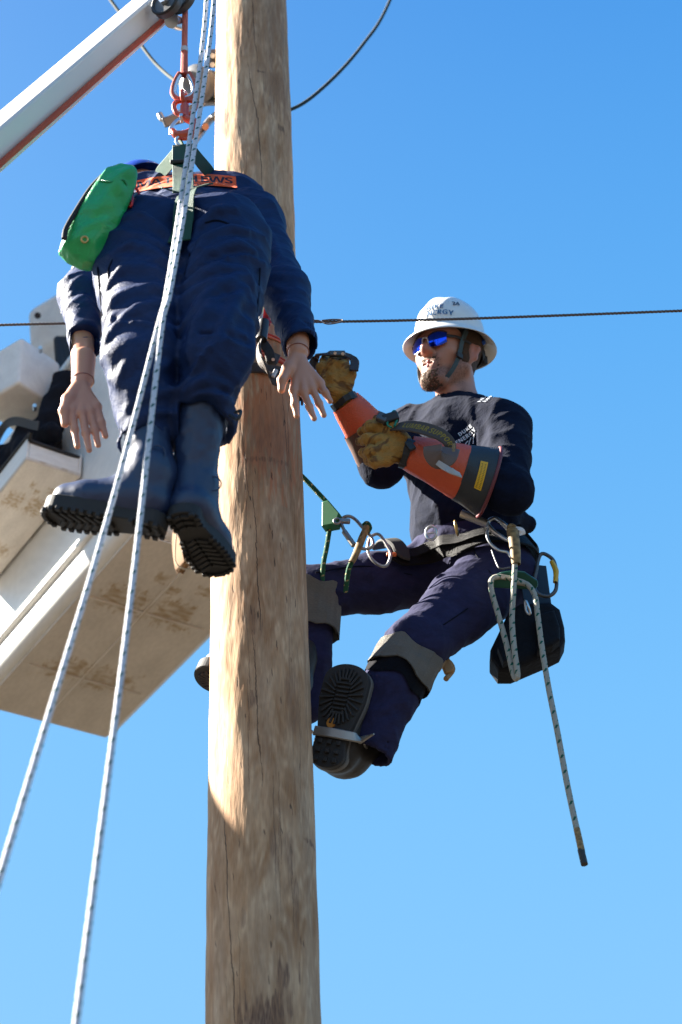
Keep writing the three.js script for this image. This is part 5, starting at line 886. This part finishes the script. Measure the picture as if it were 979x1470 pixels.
  const pl = new THREE.Shape(); pl.moveTo(-.062, -.018); pl.lineTo(.055, -.026); pl.quadraticCurveTo(.07, -.02, .064, -.004); pl.lineTo(.03, .02); pl.quadraticCurveTo(-.03, .03, -.062, .008); pl.closePath();
  const plG = new THREE.ExtrudeGeometry(pl, { depth: .022, bevelEnabled: true, bevelSize: .003, bevelThickness: .003, bevelSegments: 2 }); place(plG, V(1, -.06, .05), V(0, .8, .6), B(738, 832, 5.15));
  thing('rope_adjuster', 'dark green anodised rope adjuster on the hip', 'adjuster', [part('adjuster_body', plG, mat('green anodised', [.005, .07, .05], .3, { metalness: .4 })), part('adjuster_pin', cyl(B(722, 828, 5.1), B(722, 828, 5.18), .006), zinc)]);
  const r1 = [B(756, 838, 5.14), B(745, 834, 5.13), B(720, 828, 5.125), B(706, 832, 5.12), B(706, 850, 5.11), B(716, 885, 5.1), B(727, 925, 5.09), B(735, 960, 5.08), B(740, 974, 5.075), B(743, 968, 5.065), B(738, 930, 5.07), B(735, 890, 5.085), B(737, 850, 5.09), B(739, 815, 5.10), B(740, 800, 5.10)];
  const r2 = [B(744, 836, 5.13), B(758, 840, 5.12), B(768, 856, 5.11), B(772, 885, 5.1), B(778, 930, 5.09), B(788, 990, 5.07), B(800, 1050, 5.05), B(815, 1130, 5.03), B(829, 1195, 5.015), B(835, 1222, 5.01)];
  const L1 = curve(r1).getLength(), L2 = curve(r2).getLength();
  thing('lanyard_loop', 'grey green-flecked lanyard hanging in a narrow loop from the tan sleeve', 'lanyard', [part('loop_rope', tube(r1, .0082, 160, 12), ropeMat('lanyard a', fleckRope, L1, .1)), part('tan_sleeve', taperTube([B(735, 762, 5.10), B(738, 776, 5.095), B(740, 795, 5.095), B(741, 810, 5.1)], [.017, .0165, .0155, .0135], 30, 16), tanSleeve), part('sleeve_eye', ring(B(736, 760, 5.11), V(.6, 0, 1), .014, .006), tanSleeve), part('paper_scrap', ribbon([B(740, 758, 5.1), B(748, 760, 5.1), B(750, 768, 5.11)], V(0, .5, 1), .02, .002, 10), mats['white plastic'])]);
  thing('lanyard_tail', 'long lanyard tail dangling free past the black bag', 'lanyard', [part('tail_rope', tube(r2, .0082, 200, 12), ropeMat('lanyard b', fleckRope, L2, .1)), part('tape_wrap', taperTube([B(828, 1190, 5.016), B(835, 1222, 5.01)], [.0088, .0092], 10, 12), tanSleeve), part('end_cap', cyl(B(834, 1220, 5.011), B(839, 1241, 5.005), .0094), mat('dark tape', [.03, .025, .02], .6))]);
  const cb2 = [[776, 796], [790, 800], [797, 812], [799, 838], [796, 850], [786, 856], [772, 852], [766, 840], [769, 822]].map(([x, y]) => B(x, y, 5.28));
  thing('gear_carabiner', 'black carabiner with a yellow gate on the belt', 'carabiner', [part('bow', carabiner(cb2, .006), darkSteel), part('yellow_gate', taperTube([B(792, 806, 5.275), B(798, 820, 5.27), B(797, 836, 5.27)], [.007, .009, .007], 20, 10), mat('yellow enamel', [.62, .38, .03], .4))]);
  // bag
  const bagG = slab([[740, 880], [752, 872], [786, 870], [794, 876], [799, 896], [800, 912], [796, 920], [784, 926], [732, 948], [722, 948], [716, 940], [716, 930]], 5.24, .06, .024);
  const bagM = cloth('black bag nylon', [.009, .011, .017], .75);
  thing('tool_bag', 'soft black nylon tool bag hanging behind the hip lanyards', 'bag', [part('bag_body', bagG, bagM), part('bag_pocket', slab([[776, 884], [792, 880], [798, 898], [798, 914], [790, 920], [776, 926]], 5.205, .03, .012), bagM), part('bottom_panel', slab([[718, 930], [730, 926], [736, 940], [724, 946]], 5.2, .03, .006), bagM), part('hang_strap', ribbon([B(752, 800, 5.3), B(755, 840, 5.27), B(760, 875, 5.24)], V(.2, 0, 1), .03, .004, 20), black), part('clip', [tube([B(754, 862, 5.16), B(759, 872, 5.16), B(761, 882, 5.17), B(755, 876, 5.17)], .004, 24, 8, true)], zinc), part('hang_strap', ribbon([B(775, 812, 5.36), B(780, 850, 5.34), B(784, 880, 5.32)], V(.2, 0, 1), .04, .004, 20), black)]);
}
renderer.render(scene, camera);
